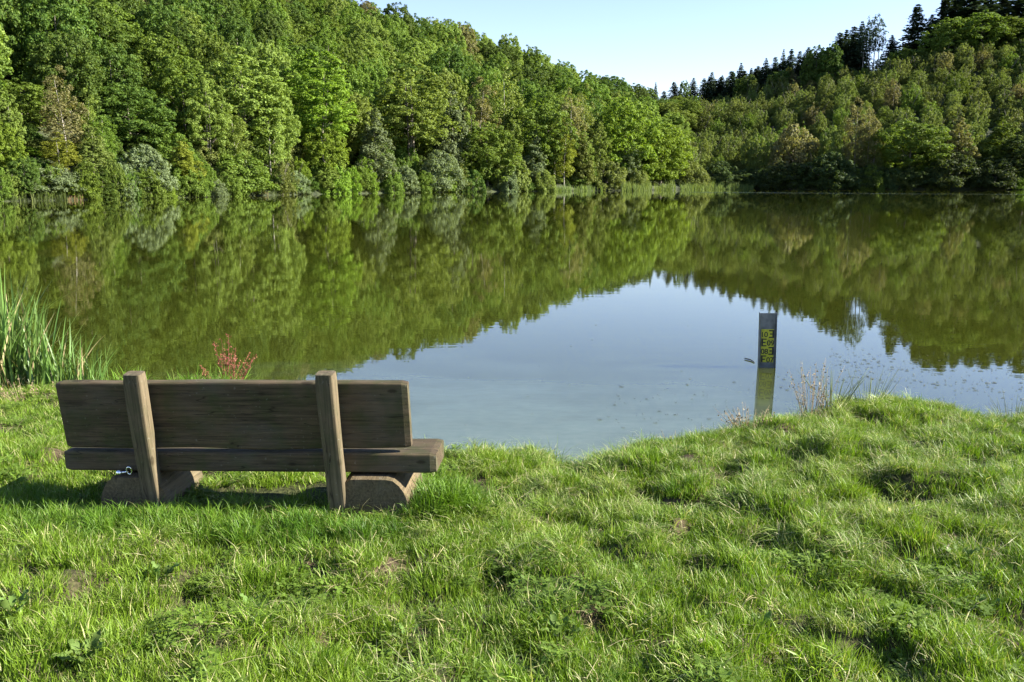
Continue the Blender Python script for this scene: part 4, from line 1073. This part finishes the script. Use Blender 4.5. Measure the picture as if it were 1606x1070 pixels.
stalks('rush_clump', 1592, 648, 40, .34, .14, RUSH, 'dark rush clump at the notch in the bank', 'rushes', 0, 6, .25)
# dry brown tangle beside the reeds
stalks('dead_weed', 40, 622, 40, .26, .22, DRY, 'brown withered weeds in the grass below the reeds', 'weed', 8, 7, .35)

# broad-leaved weeds in the turf
def broad_leaf(L, W):
    V, F = [], []; n = 7
    for i in range(n + 1):
        t = i / n; w = W * math.sin(math.pi * min(1, t * .97 + .03)) ** .7 * .5; z = .35 * L * math.sin(t * 2.2) * .8 ; x = L * t
        rf = .012 * math.sin(t * 16)
        V += [(x, -w, z + rf * .5 + .2 * w), (x, 0, z - .1 * w), (x, w, z - rf * .5 + .2 * w)]
        if i: k = 3 * i; F += [[k - 3, k - 2, k + 1, k], [k - 2, k - 1, k + 2, k + 1]]
    return mesh_np('broad_leaf', V, F, True)
DOCK = leaf_mat('dock_leaf', (.100, .165, .036), yellow=(.18, .17, .05), trans=.28, rough=.6, spec=.12)
leaf_a, leaf_b = broad_leaf(.075, .026), broad_leaf(.055, .026)
for me in (leaf_a, leaf_b): me.materials.append(DOCK)
for i, (px, py, n, sc, lab) in enumerate([
        (250, 912, 16, 1.0, 'leafy green weed rosette in the dark hollow of the turf'),
        (470, 950, 14, .95, 'pale leaved weed rosette in the turf in front of the bench'),
        (135, 1040, 15, 1.05, 'large weed rosette near the edge of the turf'),
        (400, 958, 10, .8, 'small weed rosette beside the pale leaved one'),
        (345, 905, 9, .7, 'small weed rosette beside the leafy one in the hollow'),
        (1010, 905, 9, .7, 'weed with grey-green leaves in the open turf'),
        (880, 1000, 10, .8, 'low weed rosette in short turf near the camera'),
        (1190, 990, 10, .8, 'weed rosette near the clump of dead stems'),
        (1505, 880, 11, .8, 'weed rosette beside the white fallen leaf'),
        (1540, 960, 12, .9, 'weed rosette in the dark hollow on the slope'),
        (640, 1010, 9, .75, 'weed rosette hidden between grass blades'),
        (20, 960, 12, .9, 'weed rosette at the shaded margin of the turf')]):
    p0 = at_z(px, py, .5)
    for _ in range(4): p0 = at_z(px, py, bz(p0[0], p0[1]))
    root = tag(empty('broad_leaved_weed', p0), lab, 'weed', 'broad-leaved weeds in the turf')
    rd = random.Random(i)
    for k in range(n):
        o = bpy.data.objects.new('leaf', leaf_a if rd.random() < .5 else leaf_b); COL.objects.link(o); o.parent = root
        q = sc * rd.uniform(.75, 1.25); o.scale = (q, q, q); a = k * 2.4 + rd.uniform(-.3, .3)
        o.rotation_euler = (rd.gauss(0, .2), -rd.uniform(.1, .9), a); o.location = (.03 * math.cos(a), .03 * math.sin(a), .03 * rd.random())
# pale fallen leaves
PALE = leaf_mat('pale_leaf', (.42, .40, .30), yellow=(.6, .5, .2), trans=.2)
for px, py, s_, lab in [(1486, 862, .032, 'white fallen leaf standing in the grass'), (1396, 803, .028, 'pale curled leaf caught in the long grass'), (1100, 1008, .018, 'small white scrap in the short turf'),
                        (1425, 985, .018, 'pale scrap lying between the weeds'), (595, 770, .02, 'pale leaf in the grass under the bench')]:
    p0 = at_z(px, py, .5)
    for _ in range(4): p0 = at_z(px, py, bz(p0[0], p0[1]) + .07)
    me = broad_leaf(s_, s_ * .7); me.materials.append(PALE)
    o = link('fallen_leaf', me); tag(o, lab, 'leaf', 'pale fallen leaves'); o.location = p0; o.rotation_euler = (random.uniform(-.5, .5), -1.0, random.uniform(0, 6))
# floating weed and debris on the water
FLT, nd, lk, p = new_mat('floating_weed'); p.inputs['Base Color'].default_value = (.03, .035, .015, 1); p.inputs['Roughness'].default_value = .6
r = np.random.default_rng(99); V, F = [], []
def flake(px, py, s):
    c = at_z(px, py, .004); n0 = len(V); a = r.uniform(0, 6.28); k = 6
    for j in range(k):
        g = a + 6.283 * j / k; q = s * r.uniform(.5, 1); V.append((c[0] + q * 1.5 * math.cos(g), c[1] + q * .8 * math.sin(g), .004 + (.003 if j % 2 else 0)))
    F.append(list(range(n0, n0 + k)))
for k in range(300):
    u = r.uniform() ; px = 1300 + 320 * u; py = 560 + 70 * u * r.uniform(.2, 1.2) + r.normal(0, 9)
    flake(px, py, abs(r.normal(0, .010)) + .004)
for k in range(70): flake(r.normal(1330, 60), r.normal(590, 10), abs(r.normal(0, .010)) + .004)
for k in range(60): flake(r.uniform(940, 1180), r.uniform(600, 672), abs(r.normal(0, .009)) + .004)
for k in range(40): flake(r.uniform(650, 1180), r.uniform(470, 680), abs(r.normal(0, .007)) + .003)
tag(link('floating_weed', mesh_np('floating_weed', V, F), mat=FLT), 'dark flecks of weed and leaf litter floating off the bank', 'floating weed', kind='stuff')
# drifting twig beside the gauge
tp = at_z(1168, 562, .012); mb = MB(); mb.tube([tp, tp + np.array([.05, -.10, .0]), tp + np.array([.06, -.22, -.004])], [.007, .009, .006], 6)
TW, nd, lk, p = new_mat('wet_twig'); p.inputs['Base Color'].default_value = (.03, .025, .02, 1)
tag(link('twig', mb.mesh('twig', True), mat=TW), 'dark twig drifting on the water next to the gauge', 'twig')
print('trees', NT)
